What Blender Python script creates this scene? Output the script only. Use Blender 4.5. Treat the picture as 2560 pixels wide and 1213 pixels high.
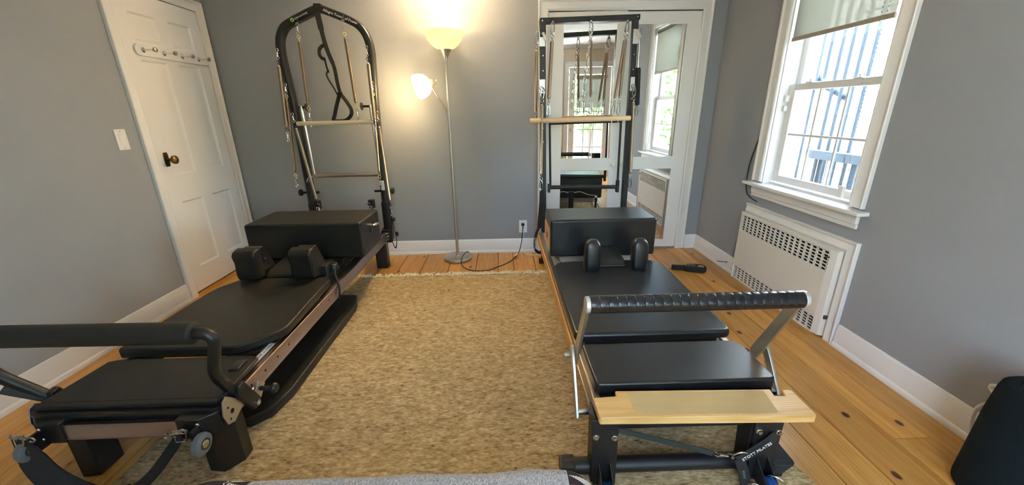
import bpy, bmesh, math, random
from mathutils import Vector, Matrix
random.seed(7)
C = bpy.context.scene.collection
for o in list(bpy.data.objects): bpy.data.objects.remove(o)
SC = bpy.context.scene
PI = math.pi

# ------------------------------------------------------------------ camera
cam = bpy.data.cameras.new('camera'); cam.sensor_width = 36.0; cam.sensor_fit = 'HORIZONTAL'
cam.lens = 975.484 / 2560 * 36.0; cam.clip_start = 0.02; cam.clip_end = 200
co = bpy.data.objects.new('camera', cam); C.objects.link(co)
r = Vector((0.9994906, -0.0276832, -0.0158863)); d = Vector((-0.0238867, -0.3186441, -0.9475734)); f = Vector((0.0211698, 0.9474701, -0.3191430))
m3 = Matrix((r, -d, -f)).transposed()
co.matrix_world = Matrix.Translation((0, 0, 1.28)) @ m3.to_4x4()
SC.camera = co

# ------------------------------------------------------------------ world, sun, exposure
SC.view_settings.view_transform = 'Standard'; SC.view_settings.look = 'None'
SC.view_settings.gamma = 1.0; SC.view_settings.use_curve_mapping = False
SC.view_settings.exposure = 1.95
w = bpy.data.worlds.new('world'); SC.world = w; w.use_nodes = True
nt = w.node_tree; nt.nodes.clear()
sky = nt.nodes.new('ShaderNodeTexSky'); sky.sky_type = 'NISHITA'; sky.sun_disc = False
sky.sun_elevation = math.radians(50); sky.sun_rotation = math.radians(250); sky.air_density = 1.0; sky.dust_density = 2.0
bg = nt.nodes.new('ShaderNodeBackground'); bg.inputs[1].default_value = 1.08
ow = nt.nodes.new('ShaderNodeOutputWorld')
nt.links.new(sky.outputs[0], bg.inputs[0]); nt.links.new(bg.outputs[0], ow.inputs[0])
sl = bpy.data.lights.new('sun', 'SUN'); sl.energy = 31.0; sl.angle = math.radians(3); sl.color = (.96, 1, 1)
so = bpy.data.objects.new('sun', sl); C.objects.link(so); so.location = (-3, 1, 9)
so.rotation_euler = Vector((0.55, 0.03, -0.83)).to_track_quat('-Z', 'Y').to_euler()

def portal(name, loc, direction, sx, sy):
    l = bpy.data.lights.new(name, 'AREA'); l.shape = 'RECTANGLE'; l.size = sx; l.size_y = sy; l.cycles.is_portal = True
    o = bpy.data.objects.new(name, l); C.objects.link(o); o.location = loc
    o.rotation_euler = Vector(direction).to_track_quat('-Z', 'Y').to_euler()
portal('portal_right_window', (2.02, 2.37, 1.47), (-1, 0, 0), 1.45, 1.0)
portal('portal_added_window', (.06, -1.19, 1.42), (0, 1, 0), 1.15, 1.65)
portal('portal_front_door', (1.18, -1.19, 1.1), (0, 1, 0), 0.75, 1.9)

# ------------------------------------------------------------------ materials
MATS = {}
def mat(name, col, rough=.5, metal=0., spec=.5, bump=None, vary=None, coat=0., sheen=0.):
    """bump=(scale, strength, stretch), vary=(scale, amount, stretch)"""
    if name in MATS: return MATS[name]
    m = bpy.data.materials.new(name); m.use_nodes = True; n = m.node_tree.nodes; L = m.node_tree.links
    b = n['Principled BSDF']
    b.inputs['Base Color'].default_value = (*col, 1); b.inputs['Roughness'].default_value = rough
    b.inputs['Metallic'].default_value = metal; b.inputs['Specular IOR Level'].default_value = spec
    if coat: b.inputs['Coat Weight'].default_value = coat
    if sheen: b.inputs['Sheen Weight'].default_value = sheen
    if bump or vary:
        tc = n.new('ShaderNodeTexCoord')
    if bump:
        mp = n.new('ShaderNodeMapping'); mp.inputs['Scale'].default_value = bump[2] if len(bump) > 2 else (1, 1, 1)
        t = n.new('ShaderNodeTexNoise'); t.inputs['Scale'].default_value = bump[0]; t.inputs['Detail'].default_value = 3
        bp = n.new('ShaderNodeBump'); bp.inputs['Strength'].default_value = bump[1]; bp.inputs['Distance'].default_value = .002
        L.new(tc.outputs['Object'], mp.inputs[0]); L.new(mp.outputs[0], t.inputs['Vector'])
        L.new(t.outputs['Fac'], bp.inputs['Height']); L.new(bp.outputs[0], b.inputs['Normal'])
    if vary:
        mp = n.new('ShaderNodeMapping'); mp.inputs['Scale'].default_value = vary[2] if len(vary) > 2 else (1, 1, 1)
        t = n.new('ShaderNodeTexNoise'); t.inputs['Scale'].default_value = vary[0]; t.inputs['Detail'].default_value = 4
        h = n.new('ShaderNodeMixRGB'); h.inputs[1].default_value = (*[c * (1 - vary[1]) for c in col], 1); h.inputs[2].default_value = (*[min(1, c * (1 + vary[1])) for c in col], 1)
        L.new(tc.outputs['Object'], mp.inputs[0]); L.new(mp.outputs[0], t.inputs['Vector'])
        L.new(t.outputs['Fac'], h.inputs[0]); L.new(h.outputs[0], b.inputs['Base Color'])
    MATS[name] = m; return m

wall_m = mat('grey wall paint', (.285, .295, .312), .75, bump=(350, .25), spec=.3)
front_m = mat('warm beige wall tone', (.60, .50, .38), .75, bump=(350, .2), spec=.3)  # warmer and lighter than the grey of the other walls
white = mat('white trim paint', (.74, .72, .69), .38, bump=(30, .12), spec=.5)
door_w = mat('white door paint', (.76, .735, .70), .35, bump=(20, .12), spec=.5)
cream = mat('cream radiator paint', (.70, .66, .59), .45, bump=(40, .1, (1, 1, .2)))
ceil_m = mat('ceiling paint', (.80, .79, .77), .9)
dark = mat('dark gap', (.006, .005, .004), .9)
vinyl = mat('black vinyl upholstery', (.007, .008, .009), .32, spec=.62, bump=(420, .15))
vinyl2 = mat('matte black vinyl', (.0135, .012, .0095), .44, spec=.36, bump=(420, .2))
blk = mat('black powder coat', (.010, .010, .011), .42, bump=(600, .1))
blkp = mat('black plastic', (.012, .011, .010), .38)
rubber = mat('black rubber', (.016, .016, .016), .7)
web = mat('black webbing', (.012, .011, .010), .8, bump=(300, .5, (1, 1, 3)))
webg = mat('dark green webbing', (.022, .026, .020), .8, bump=(300, .5))
steel = mat('polished steel', (.62, .60, .57), .22, 1.)
alu = mat('brushed aluminium', (.60, .59, .56), .38, 1., bump=(200, .1, (1, 1, .05)))
silver = mat('satin silver paint', (.50, .47, .42), .36, .85)
bronze = mat('champagne anodised rail', (.42, .33, .29), .34, 1.)
railm = mat('satin rail metal', (.66, .57, .46), .34, 1.)
coil = mat('spring steel', (.52, .44, .36), .26, 1.)
yellow = mat('yellow coated steel', (.75, .62, .18), .4, .2)
purple = mat('purple coated steel', (.045, .03, .10), .4, .2)
brass = mat('aged brass', (.14, .095, .04), .42, 1., vary=(60, .5))
chrome = mat('chrome', (.75, .75, .75), .08, 1.)
plate_w = mat('white plastic', (.78, .77, .74), .35)
bluep = mat('blue wheel plastic', (.01, .06, .22), .3)
greyw = mat('grey urethane wheel', (.13, .15, .16), .3, coat=.3)
grip = mat('sand grip tape', (.54, .39, .17), .8, bump=(900, .8), vary=(25, .15, (.3, 1, 1)))
print_w = mat('white print', (.70, .70, .70), .6)
print_g = mat('green print', (.35, .65, .05), .6)
cordw = mat('white cable', (.72, .69, .62), .5)
bluegrey = mat('navy knit fabric', (.006, .010, .012), .95, spec=.15, bump=(500, .8), vary=(300, .4))
grey_top = mat('grey plastic ring', (.085, .10, .10), .4)
mirror = mat('mirror glass', (.93, .95, .94), .0, 1.)
metal_out = mat('galvanised railing', (.10, .125, .15), .5, .3)
siding = mat('cream vinyl siding', (.80, .82, .80), .6)
leafm = mat('leaf green', (.10, .26, .04), .6, vary=(6, .5))
barkm = mat('bark', (.10, .07, .05), .9)
lawn = mat('concrete yard', (.42, .41, .38), .9, vary=(4, .15))

def pine(name, cols, scale=1., along='y', knots=True, rough=.32, wmix=.35):
    m = bpy.data.materials.new(name); m.use_nodes = True; n = m.node_tree.nodes; L = m.node_tree.links
    b = n['Principled BSDF']; b.inputs['Roughness'].default_value = rough; b.inputs['Specular IOR Level'].default_value = .45
    tc = n.new('ShaderNodeTexCoord'); oi = n.new('ShaderNodeObjectInfo')
    ad = n.new('ShaderNodeVectorMath'); ad.operation = 'ADD'
    cb = n.new('ShaderNodeCombineXYZ'); mu = n.new('ShaderNodeMath'); mu.operation = 'MULTIPLY'; mu.inputs[1].default_value = 37.
    L.new(oi.outputs['Random'], mu.inputs[0]); L.new(mu.outputs[0], cb.inputs[0]); L.new(mu.outputs[0], cb.inputs[1]); L.new(mu.outputs[0], cb.inputs[2])
    L.new(tc.outputs['Object'], ad.inputs[0]); L.new(cb.outputs[0], ad.inputs[1])
    s = {'y': (9, .7, 9), 'x': (.7, 9, 9)}[along]
    mp = n.new('ShaderNodeMapping'); mp.inputs['Scale'].default_value = [v * scale for v in s]
    L.new(ad.outputs[0], mp.inputs[0])
    t = n.new('ShaderNodeTexNoise'); t.inputs['Scale'].default_value = 1.6; t.inputs['Detail'].default_value = 6; t.inputs['Distortion'].default_value = 1.1
    L.new(mp.outputs[0], t.inputs['Vector'])
    wv = n.new('ShaderNodeTexWave'); wv.bands_direction = 'X' if along == 'y' else 'Y'; wv.inputs['Scale'].default_value = 1.1; wv.inputs['Distortion'].default_value = 5; wv.inputs['Detail'].default_value = 2
    L.new(mp.outputs[0], wv.inputs['Vector'])
    mx = n.new('ShaderNodeMixRGB'); mx.inputs[0].default_value = wmix
    L.new(t.outputs['Fac'], mx.inputs[1]); L.new(wv.outputs['Fac'], mx.inputs[2])
    cr = n.new('ShaderNodeValToRGB'); cr.color_ramp.elements[0].position = .28; cr.color_ramp.elements[1].position = .78
    cr.color_ramp.elements[0].color = (*cols[0], 1); cr.color_ramp.elements[1].color = (*cols[1], 1)
    L.new(mx.outputs[0], cr.inputs[0])
    hs = n.new('ShaderNodeHueSaturation'); mr = n.new('ShaderNodeMapRange'); mr.inputs[3].default_value = .80; mr.inputs[4].default_value = 1.13
    L.new(oi.outputs['Random'], mr.inputs[0]); L.new(mr.outputs[0], hs.inputs['Value']); L.new(cr.outputs[0], hs.inputs['Color'])
    out = hs.outputs[0]
    if knots:
        kp = n.new('ShaderNodeMapping'); kp.inputs['Scale'].default_value = (3.4, 2.3, 3.4)
        L.new(ad.outputs[0], kp.inputs[0])
        vo = n.new('ShaderNodeTexVoronoi'); vo.voronoi_dimensions = '2D'; vo.inputs['Scale'].default_value = 1.; vo.inputs['Randomness'].default_value = 1.
        L.new(kp.outputs[0], vo.inputs['Vector'])
        nz = n.new('ShaderNodeTexNoise'); nz.inputs['Scale'].default_value = 40; L.new(tc.outputs['Object'], nz.inputs['Vector'])
        a1 = n.new('ShaderNodeMath'); a1.operation = 'MULTIPLY_ADD'; a1.inputs[1].default_value = .03; L.new(nz.outputs['Fac'], a1.inputs[0]); L.new(vo.outputs['Distance'], a1.inputs[2])
        kr = n.new('ShaderNodeValToRGB'); kr.color_ramp.elements[0].position = .048; kr.color_ramp.elements[0].color = (1, 1, 1, 1)
        kr.color_ramp.elements[1].position = .066; kr.color_ramp.elements[1].color = (0, 0, 0, 1)
        L.new(a1.outputs[0], kr.inputs[0])
        km = n.new('ShaderNodeMixRGB'); km.inputs[2].default_value = (.07, .022, .008, 1)
        L.new(kr.outputs[0], km.inputs[0]); L.new(out, km.inputs[1]); out = km.outputs[0]
    L.new(out, b.inputs['Base Color'])
    bp = n.new('ShaderNodeBump'); bp.inputs['Strength'].default_value = .12; bp.inputs['Distance'].default_value = .002
    L.new(mx.outputs[0], bp.inputs['Height']); L.new(bp.outputs[0], b.inputs['Normal'])
    return m
floor_m = pine('amber pine plank', ((.43, .180, .030), (.67, .37, .092)), 2.0, wmix=.10)
oak = pine('pale oak', ((.52, .295, .085), (.74, .48, .19)), 3.6, 'x', False, .4, .2)
maple = pine('orange maple', ((.58, .30, .075), (.72, .43, .14)), 2.5, 'y', False, .4, .2)
dowel_m = pine('beech dowel', ((.70, .47, .27), (.78, .56, .34)), .6, 'x', False, .45)
dowel_p = pine('pale beech dowel', ((.70, .58, .38), (.78, .68, .48)), .6, 'x', False, .45)

def rug_mat():
    m = bpy.data.materials.new('flecked wool'); m.use_nodes = True; n = m.node_tree.nodes; L = m.node_tree.links
    b = n['Principled BSDF']; b.inputs['Roughness'].default_value = .95; b.inputs['Specular IOR Level'].default_value = .1
    tc = n.new('ShaderNodeTexCoord')
    def noise(scale, st, det=3):
        mp = n.new('ShaderNodeMapping'); mp.inputs['Scale'].default_value = st
        t = n.new('ShaderNodeTexNoise'); t.inputs['Scale'].default_value = scale; t.inputs['Detail'].default_value = det
        L.new(tc.outputs['Object'], mp.inputs[0]); L.new(mp.outputs[0], t.inputs['Vector']); return t
    a = noise(1, (55, 150, 55), 5); c = noise(1, (26, 60, 40), 3); g = noise(1.2, (1, 1, 1), 3)
    cr = n.new('ShaderNodeValToRGB'); e = cr.color_ramp.elements
    e[0].position = .30; e[0].color = (.07, .036, .012, 1); e[1].position = .74; e[1].color = (.72, .60, .37, 1)
    k = e.new(.40); k.color = (.29, .195, .085, 1); k = e.new(.54); k.color = (.46, .34, .175, 1)
    mx = n.new('ShaderNodeMixRGB'); mx.inputs[0].default_value = .42; L.new(a.outputs['Fac'], mx.inputs[1]); L.new(c.outputs['Fac'], mx.inputs[2])
    L.new(mx.outputs[0], cr.inputs[0])
    hs = n.new('ShaderNodeHueSaturation'); mr = n.new('ShaderNodeMapRange'); mr.inputs[1].default_value = .3; mr.inputs[2].default_value = .7; mr.inputs[3].default_value = .88; mr.inputs[4].default_value = 1.1
    L.new(g.outputs['Fac'], mr.inputs[0]); L.new(mr.outputs[0], hs.inputs['Value']); L.new(cr.outputs[0], hs.inputs['Color'])
    L.new(hs.outputs[0], b.inputs['Base Color'])
    bp = n.new('ShaderNodeBump'); bp.inputs['Strength'].default_value = .8; bp.inputs['Distance'].default_value = .004
    L.new(mx.outputs[0], bp.inputs['Height']); L.new(bp.outputs[0], b.inputs['Normal'])
    return m
rug_m = rug_mat()
fringe_m = mat('wool fringe', (.74, .65, .45), .95, spec=.1)

def fuzzy():
    m = bpy.data.materials.new('grey fleece'); m.use_nodes = True; n = m.node_tree.nodes; L = m.node_tree.links
    b = n['Principled BSDF']; b.inputs['Roughness'].default_value = .95; b.inputs['Sheen Weight'].default_value = .4; b.inputs['Specular IOR Level'].default_value = .1
    tc = n.new('ShaderNodeTexCoord'); mp = n.new('ShaderNodeMapping'); mp.inputs['Scale'].default_value = (330, 130, 130)
    t = n.new('ShaderNodeTexNoise'); t.inputs['Scale'].default_value = 1; t.inputs['Detail'].default_value = 4
    L.new(tc.outputs['Object'], mp.inputs[0]); L.new(mp.outputs[0], t.inputs['Vector'])
    cr = n.new('ShaderNodeValToRGB'); cr.color_ramp.elements[0].position = .3; cr.color_ramp.elements[0].color = (.19, .185, .185, 1); cr.color_ramp.elements[1].position = .7; cr.color_ramp.elements[1].color = (.58, .57, .56, 1)
    L.new(t.outputs['Fac'], cr.inputs[0]); L.new(cr.outputs[0], b.inputs['Base Color'])
    bp = n.new('ShaderNodeBump'); bp.inputs['Strength'].default_value = .9; bp.inputs['Distance'].default_value = .004
    L.new(t.outputs['Fac'], bp.inputs['Height']); L.new(bp.outputs[0], b.inputs['Normal'])
    return m
fleece = fuzzy()

def zigzag_mat():
    """flat woven print: black and white zigzags; u runs across the border (object x), v along the band (arc length in UV)"""
    m = bpy.data.materials.new('black and white zigzag weave'); m.use_nodes = True; n = m.node_tree.nodes; L = m.node_tree.links
    b = n['Principled BSDF']; b.inputs['Roughness'].default_value = .9; b.inputs['Specular IOR Level'].default_value = .1
    uv = n.new('ShaderNodeUVMap'); sp = n.new('ShaderNodeSeparateXYZ'); L.new(uv.outputs[0], sp.inputs[0])
    def M(op, a, bb=None, c=None):
        k = n.new('ShaderNodeMath'); k.operation = op
        for i, v in enumerate((a, bb, c)):
            if v is None: continue
            if hasattr(v, 'links') or hasattr(v, 'is_linked'): L.new(v, k.inputs[i])
            else: k.inputs[i].default_value = v
        return k.outputs[0]
    u, v = sp.outputs[0], sp.outputs[1]
    tri = M('PINGPONG', v, .014)                      # big triangles along the band
    t1 = M('LESS_THAN', M('MULTIPLY', tri, 3.6), M('ADD', u, .0))
    st = M('LESS_THAN', M('FRACT', M('MULTIPLY', M('ADD', u, v), 190.)), .5)
    tr2 = M('MULTIPLY', M('PINGPONG', v, .0065), 1.0)  # fine zigzag near the outer edge
    ed = M('LESS_THAN', M('ABSOLUTE', M('SUBTRACT', M('SUBTRACT', u, .054), tr2)), .0018)
    body = M('LESS_THAN', M('ABSOLUTE', M('SUBTRACT', M('MULTIPLY', tri, 3.6), u)), .006)
    dots = M('MULTIPLY', body, st)
    isedge = M('GREATER_THAN', u, .050)
    val = M('SUBTRACT', M('ADD', M('MULTIPLY', t1, .9), .0), M('MULTIPLY', dots, 1.))
    inner = M('MULTIPLY', val, M('SUBTRACT', 1., isedge))
    val2 = M('MAXIMUM', inner, M('MULTIPLY', ed, isedge))
    cr = n.new('ShaderNodeValToRGB'); cr.color_ramp.elements[0].color = (.035, .03, .035, 1); cr.color_ramp.elements[1].color = (.62, .60, .56, 1)
    L.new(val2, cr.inputs[0]); L.new(cr.outputs[0], b.inputs['Base Color'])
    return m
zig = zigzag_mat()

def glass_mat(name, tint=(.96, .98, .98), refl=.08):
    m = bpy.data.materials.new(name); m.use_nodes = True; n = m.node_tree.nodes; L = m.node_tree.links; n.clear()
    t = n.new('ShaderNodeBsdfTransparent'); t.inputs[0].default_value = (*tint, 1)
    g = n.new('ShaderNodeBsdfGlossy'); g.inputs['Roughness'].default_value = 0.02
    x = n.new('ShaderNodeMixShader'); x.inputs[0].default_value = refl; o = n.new('ShaderNodeOutputMaterial')
    L.new(t.outputs[0], x.inputs[1]); L.new(g.outputs[0], x.inputs[2]); L.new(x.outputs[0], o.inputs[0]); return m
glass = glass_mat('window glass')

def cloth_sheer(name, col, tr):
    m = bpy.data.materials.new(name); m.use_nodes = True; n = m.node_tree.nodes; L = m.node_tree.links; n.clear()
    t = n.new('ShaderNodeBsdfTransparent'); d_ = n.new('ShaderNodeBsdfDiffuse'); d_.inputs[0].default_value = (*col, 1)
    tl = n.new('ShaderNodeBsdfTranslucent'); tl.inputs[0].default_value = (*col, 1)
    a = n.new('ShaderNodeMixShader'); a.inputs[0].default_value = .5; b2 = n.new('ShaderNodeMixShader'); b2.inputs[0].default_value = tr
    o = n.new('ShaderNodeOutputMaterial')
    L.new(d_.outputs[0], a.inputs[1]); L.new(tl.outputs[0], a.inputs[2]); L.new(a.outputs[0], b2.inputs[1]); L.new(t.outputs[0], b2.inputs[2]); L.new(b2.outputs[0], o.inputs[0]); return m
blind_m = cloth_sheer('sheer roller cloth', (.30, .29, .24), .10)

def lamp_shade(name, col, strength):
    m = bpy.data.materials.new(name); m.use_nodes = True; n = m.node_tree.nodes; L = m.node_tree.links
    b = n['Principled BSDF']; b.inputs['Base Color'].default_value = (.5, .42, .25, 1); b.inputs['Roughness'].default_value = .35
    b.inputs['Emission Color'].default_value = (*col, 1); b.inputs['Emission Strength'].default_value = strength; return m
shade_m = lamp_shade('lit amber glass shade', (1.0, .66, .20), .46)
shade_h = lamp_shade('lit white glass shade', (1.0, .72, .36), 4.0)

# ------------------------------------------------------------------ mesh builder
class MB:
    def __init__(s): s.v = []; s.f = []; s.uv = None
    def add(s, vs, fs):
        o = len(s.v); s.v += [Vector(p) for p in vs]; s.f += [[i + o for i in q] for q in fs]; return s
    def box(s, x0, x1, y0, y1, z0, z1):
        vs = [(x, y, z) for z in (z0, z1) for y in (y0, y1) for x in (x0, x1)]
        return s.add(vs, [(0, 2, 3, 1), (4, 5, 7, 6), (0, 1, 5, 4), (2, 6, 7, 3), (0, 4, 6, 2), (1, 3, 7, 5)])
    def beam(s, p0, p1, wd, th, up=(0, 0, 1)):
        """rectangular bar from p0 to p1; wd along side, th along up"""
        return s.sweep([p0, p1], [(-wd / 2, -th / 2), (wd / 2, -th / 2), (wd / 2, th / 2), (-wd / 2, th / 2)], up)
    def sweep(s, path, sec, up=None, closed=False, caps=True):
        P = [Vector(p) for p in path]; N = len(P); k = 0; rings = []
        prev = None
        for i in range(N):
            if closed: t = P[(i + 1) % N] - P[i - 1]
            else: t = P[min(i + 1, N - 1)] - P[max(i - 1, 0)]
            t.normalize()
            if up is not None:
                u = Vector(up[i] if isinstance(up[0], (tuple, list, Vector)) else up); sd = t.cross(u)
                if sd.length < 1e-5: sd = t.cross(Vector((1, 0, 0)) if abs(t.x) < .9 else Vector((0, 1, 0)))
                sd.normalize(); u = sd.cross(t).normalized()
            else:
                if prev is None:
                    a = Vector((0, 0, 1)) if abs(t.z) < .9 else Vector((1, 0, 0)); sd = t.cross(a).normalized()
                else:
                    sd = prev - t * prev.dot(t)
                    sd = sd.normalized() if sd.length > 1e-6 else t.orthogonal().normalized()
                prev = sd; u = sd.cross(t).normalized()
            sc = sec(i) if callable(sec) else sec
            rings.append([P[i] + sd * a + u * b for a, b in sc]); k = len(sc)
        vs = [p for q in rings for p in q]; fs = []
        for i in range(N if closed else N - 1):
            j = (i + 1) % N
            for a in range(k):
                b = (a + 1) % k; fs.append((i * k + a, i * k + b, j * k + b, j * k + a))
        if caps and not closed:
            fs.append(tuple(range(k))[::-1]); fs.append(tuple((N - 1) * k + a for a in range(k)))
        return s.add(vs, fs)
    def tube(s, path, rad, n=8, closed=False, caps=True):
        def sec(i):
            q = rad[i - 1] if isinstance(rad, (list, tuple)) else rad
            return [(q * math.cos(2 * PI * a / n), q * math.sin(2 * PI * a / n)) for a in range(n)]
        return s.sweep(path, sec, None, closed, caps)
    def cyl(s, p0, p1, r0, r1=None, n=16): return s.tube([p0, p1], [r0, r0 if r1 is None else r1], n)
    def lathe(s, prof, org=(0, 0, 0), axis=(0, 0, 1), n=24, caps=True):
        ax = Vector(axis).normalized(); a = ax.orthogonal().normalized(); b = ax.cross(a); o = Vector(org)
        vs = []; fs = []; k = len(prof)
        for i in range(n):
            t = 2 * PI * i / n; dd = a * math.cos(t) + b * math.sin(t)
            vs += [o + dd * q + ax * z for q, z in prof]
        for i in range(n):
            j = (i + 1) % n
            for q in range(k - 1): fs.append((i * k + q, j * k + q, j * k + q + 1, i * k + q + 1))
        if caps:
            if prof[0][0] > 1e-6: fs.append(tuple(i * k for i in range(n))[::-1])
            if prof[-1][0] > 1e-6: fs.append(tuple(i * k + k - 1 for i in range(n)))
        return s.add(vs, fs)
    def prism(s, poly, z0, z1, fn=None):
        k = len(poly); fn = fn or (lambda a, b, c: (a, b, c))
        vs = [fn(a, b, z0) for a, b in poly] + [fn(a, b, z1) for a, b in poly]
        fs = [tuple(range(k))[::-1], tuple(range(k, 2 * k))] + [(i, (i + 1) % k, k + (i + 1) % k, k + i) for i in range(k)]
        return s.add(vs, fs)
    def torus(s, c, R_, r_, axis=(0, 1, 0), n=20, k=6, sx=1., sz=1.):
        ax = Vector(axis).normalized(); a = ax.orthogonal().normalized(); b = ax.cross(a); c = Vector(c)
        return s.tube([c + a * R_ * sx * math.cos(2 * PI * i / n) + b * R_ * sz * math.sin(2 * PI * i / n) for i in range(n)], r_, k, True)
    def move(s, M):
        s.v = [M @ p for p in s.v]; return s

def rect_round(x0, x1, y0, y1, rr, n=5):
    """rounded rectangle outline; rr = one radius or four (x0y0, x1y0, x1y1, x0y1)"""
    if not isinstance(rr, (list, tuple)): rr = [rr] * 4
    out = []
    for (cx, cy, a0, q) in ((x0 + rr[0], y0 + rr[0], PI, rr[0]), (x1 - rr[1], y0 + rr[1], 1.5 * PI, rr[1]), (x1 - rr[2], y1 - rr[2], 0, rr[2]), (x0 + rr[3], y1 - rr[3], .5 * PI, rr[3])):
        for i in range(n + 1): out.append((cx + q * math.cos(a0 + .5 * PI * i / n), cy + q * math.sin(a0 + .5 * PI * i / n)))
    return out
def smooth_path(pts, n=8):
    """Catmull-Rom through the points"""
    P = [Vector(p) for p in pts]; out = []
    for i in range(len(P) - 1):
        p0 = P[i - 1] if i else P[0] * 2 - P[1]; p1, p2 = P[i], P[i + 1]; p3 = P[i + 2] if i + 2 < len(P) else P[-1] * 2 - P[-2]
        for j in range(n):
            t = j / n; out.append(.5 * ((2 * p1) + (p2 - p0) * t + (2 * p0 - 5 * p1 + 4 * p2 - p3) * t * t + (3 * p1 - p0 - 3 * p2 + p3) * t ** 3))
    return out + [P[-1]]
def round_corner(pts, rad, n=6):
    P = [Vector(p) for p in pts]; out = [P[0]]
    for i in range(1, len(P) - 1):
        q = rad[i - 1] if isinstance(rad, (list, tuple)) else rad
        a = (P[i - 1] - P[i]).normalized(); b = (P[i + 1] - P[i]).normalized()
        s, e = P[i] + a * q, P[i] + b * q
        for j in range(n + 1):
            t = j / n; out.append(s * (1 - t) ** 2 + P[i] * 2 * t * (1 - t) + e * t * t)
    return out + [P[-1]]

def wloc(o):
    l = Vector((0, 0, 0))
    while o is not None: l += Vector(o.location); o = o.parent
    return l
def build(name, mb, m, parent=None, bevel=0., seg=2, angle=35, world=True):
    me = bpy.data.meshes.new(name)
    off = wloc(parent) if (parent is not None and world) else Vector((0, 0, 0))
    me.from_pydata([tuple(p - off) for p in mb.v], [], mb.f)
    bm = bmesh.new(); bm.from_mesh(me); bmesh.ops.recalc_face_normals(bm, faces=bm.faces)
    bm.to_mesh(me); bm.free()
    me.materials.append(m)
    for p in me.polygons: p.use_smooth = True
    me.set_sharp_from_angle(angle=math.radians(angle))
    o = bpy.data.objects.new(name, me); C.objects.link(o)
    if parent is not None: o.parent = parent
    if bevel:
        b = o.modifiers.new('bevel', 'BEVEL'); b.width = bevel; b.segments = seg; b.limit_method = 'ANGLE'; b.angle_limit = math.radians(40)
        b.harden_normals = True
    return o
def tag(o, label, cat, group=None):
    o['label'] = label; o['category'] = cat
    if group: o['group'] = group
    return o
def thing(name, label, cat, loc, group=None):
    o = bpy.data.objects.new(name, None); o.empty_display_size = .05; C.objects.link(o); o.location = loc
    return tag(o, label, cat, group)
def struct(name, mb, m, parent=None, bevel=0., **k):
    o = build(name, mb, m, parent, bevel, **k)
    if parent is None: o['kind'] = 'structure'
    return o
def text(name, body, size, org, xd, yd, m, parent, depth=.0006, align='LEFT'):
    cu = bpy.data.curves.new(name, 'FONT'); cu.body = body; cu.size = size; cu.extrude = depth; cu.align_x = align; cu.resolution_u = 2
    t = bpy.data.objects.new(name, cu); C.objects.link(t)
    dg = bpy.context.evaluated_depsgraph_get(); me = bpy.data.meshes.new_from_object(t.evaluated_get(dg))
    bpy.data.objects.remove(t); bpy.data.curves.remove(cu)
    X = Vector(xd).normalized(); Y = Vector(yd); Y = (Y - X * Y.dot(X)).normalized(); Z = X.cross(Y)
    off = wloc(parent) if parent else Vector((0, 0, 0)); O = Vector(org) - off
    for v in me.vertices: v.co = O + X * v.co.x + Y * v.co.y + Z * v.co.z
    me.materials.clear(); me.materials.append(m)
    o = bpy.data.objects.new(name, me); C.objects.link(o); o.parent = parent; return o

# ------------------------------------------------------------------ room shell
XL, XR, YB, YF, ZC = -2.31, 1.85, 3.53, -1.0, 2.42
WT = .16
# floor of wide planks
fl = struct('floor', MB().box(XL - WT, XR + WT, YF - WT, YB + WT, -.08, -.022), dark)
seams = [-2.31, -2.12, -1.93, -1.72, -1.50, -1.31, -1.10, -.91, -.715, -.48, -.245, -.053, .083, .27, .46, .66, .86, 1.05, 1.20, 1.37, 1.56, 1.707, 1.85]
joints = {20: 1.2, 3: .9, 5: 2.1, 8: 1.7, 12: 2.4, 15: .6, 17: 2.6, 18: .1, 1: 2.2, 21: 2.3}
for i in range(len(seams) - 1):
    a, b = seams[i] + .0018, seams[i + 1] - .0018
    cuts = [YF] + ([joints[i]] if i in joints else []) + [YB]
    for j in range(len(cuts) - 1):
        build('plank', MB().box(a, b, cuts[j] + .0012, cuts[j + 1] - .0012, -.022, 0), floor_m, fl, .0016, 1)
struct('ceiling', MB().box(XL - WT, XR + WT, YF - WT, YB + WT, ZC, ZC + .1), ceil_m)
# left wall, plus unseen slab behind the door to stop light leaking in (door opening y 2.70-3.45, z<2.045)
struct('wall_left', MB().box(XL - WT - .03, XL - WT, 2.6, YB, 0, 2.2).box(XL - WT, XL, YF, 2.70, 0, ZC).box(XL - WT, XL, 3.45, YB, 0, ZC).box(XL - WT, XL, 2.70, 3.45, 2.045, ZC), wall_m)
# back wall (closet opening x .395-1.655)
struct('wall_back', MB().box(XL - WT, .395, YB, YB + WT, 0, ZC).box(1.655, XR + WT, YB, YB + WT, 0, ZC).box(.395, 1.655, YB, YB + WT, 2.035, ZC)
       .box(.395, 1.655, YB + .05, YB + WT, 0, 2.035), wall_m)
# right wall (window opening y 1.97-2.74, z .76-2.18)
struct('wall_right', MB().box(XR, XR + WT, YF, 1.97, 0, ZC).box(XR, XR + WT, 2.74, YB, 0, ZC).box(XR, XR + WT, 1.97, 2.74, 0, .76).box(XR, XR + WT, 1.97, 2.74, 2.18, ZC), wall_m)
# front wall behind the camera: added window x -1.8..-.2, door x .8..1.56
struct('wall_front', MB().box(XL - WT, -.5, YF - WT, YF, 0, ZC).box(.62, .78, YF - WT, YF, 0, ZC).box(1.58, XR + WT, YF - WT, YF, 0, ZC)
       .box(-.5, .62, YF - WT, YF, 0, .6).box(-.5, .62, YF - WT, YF, 2.25, ZC).box(.78, 1.58, YF - WT, YF, 2.05, ZC), front_m)

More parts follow.
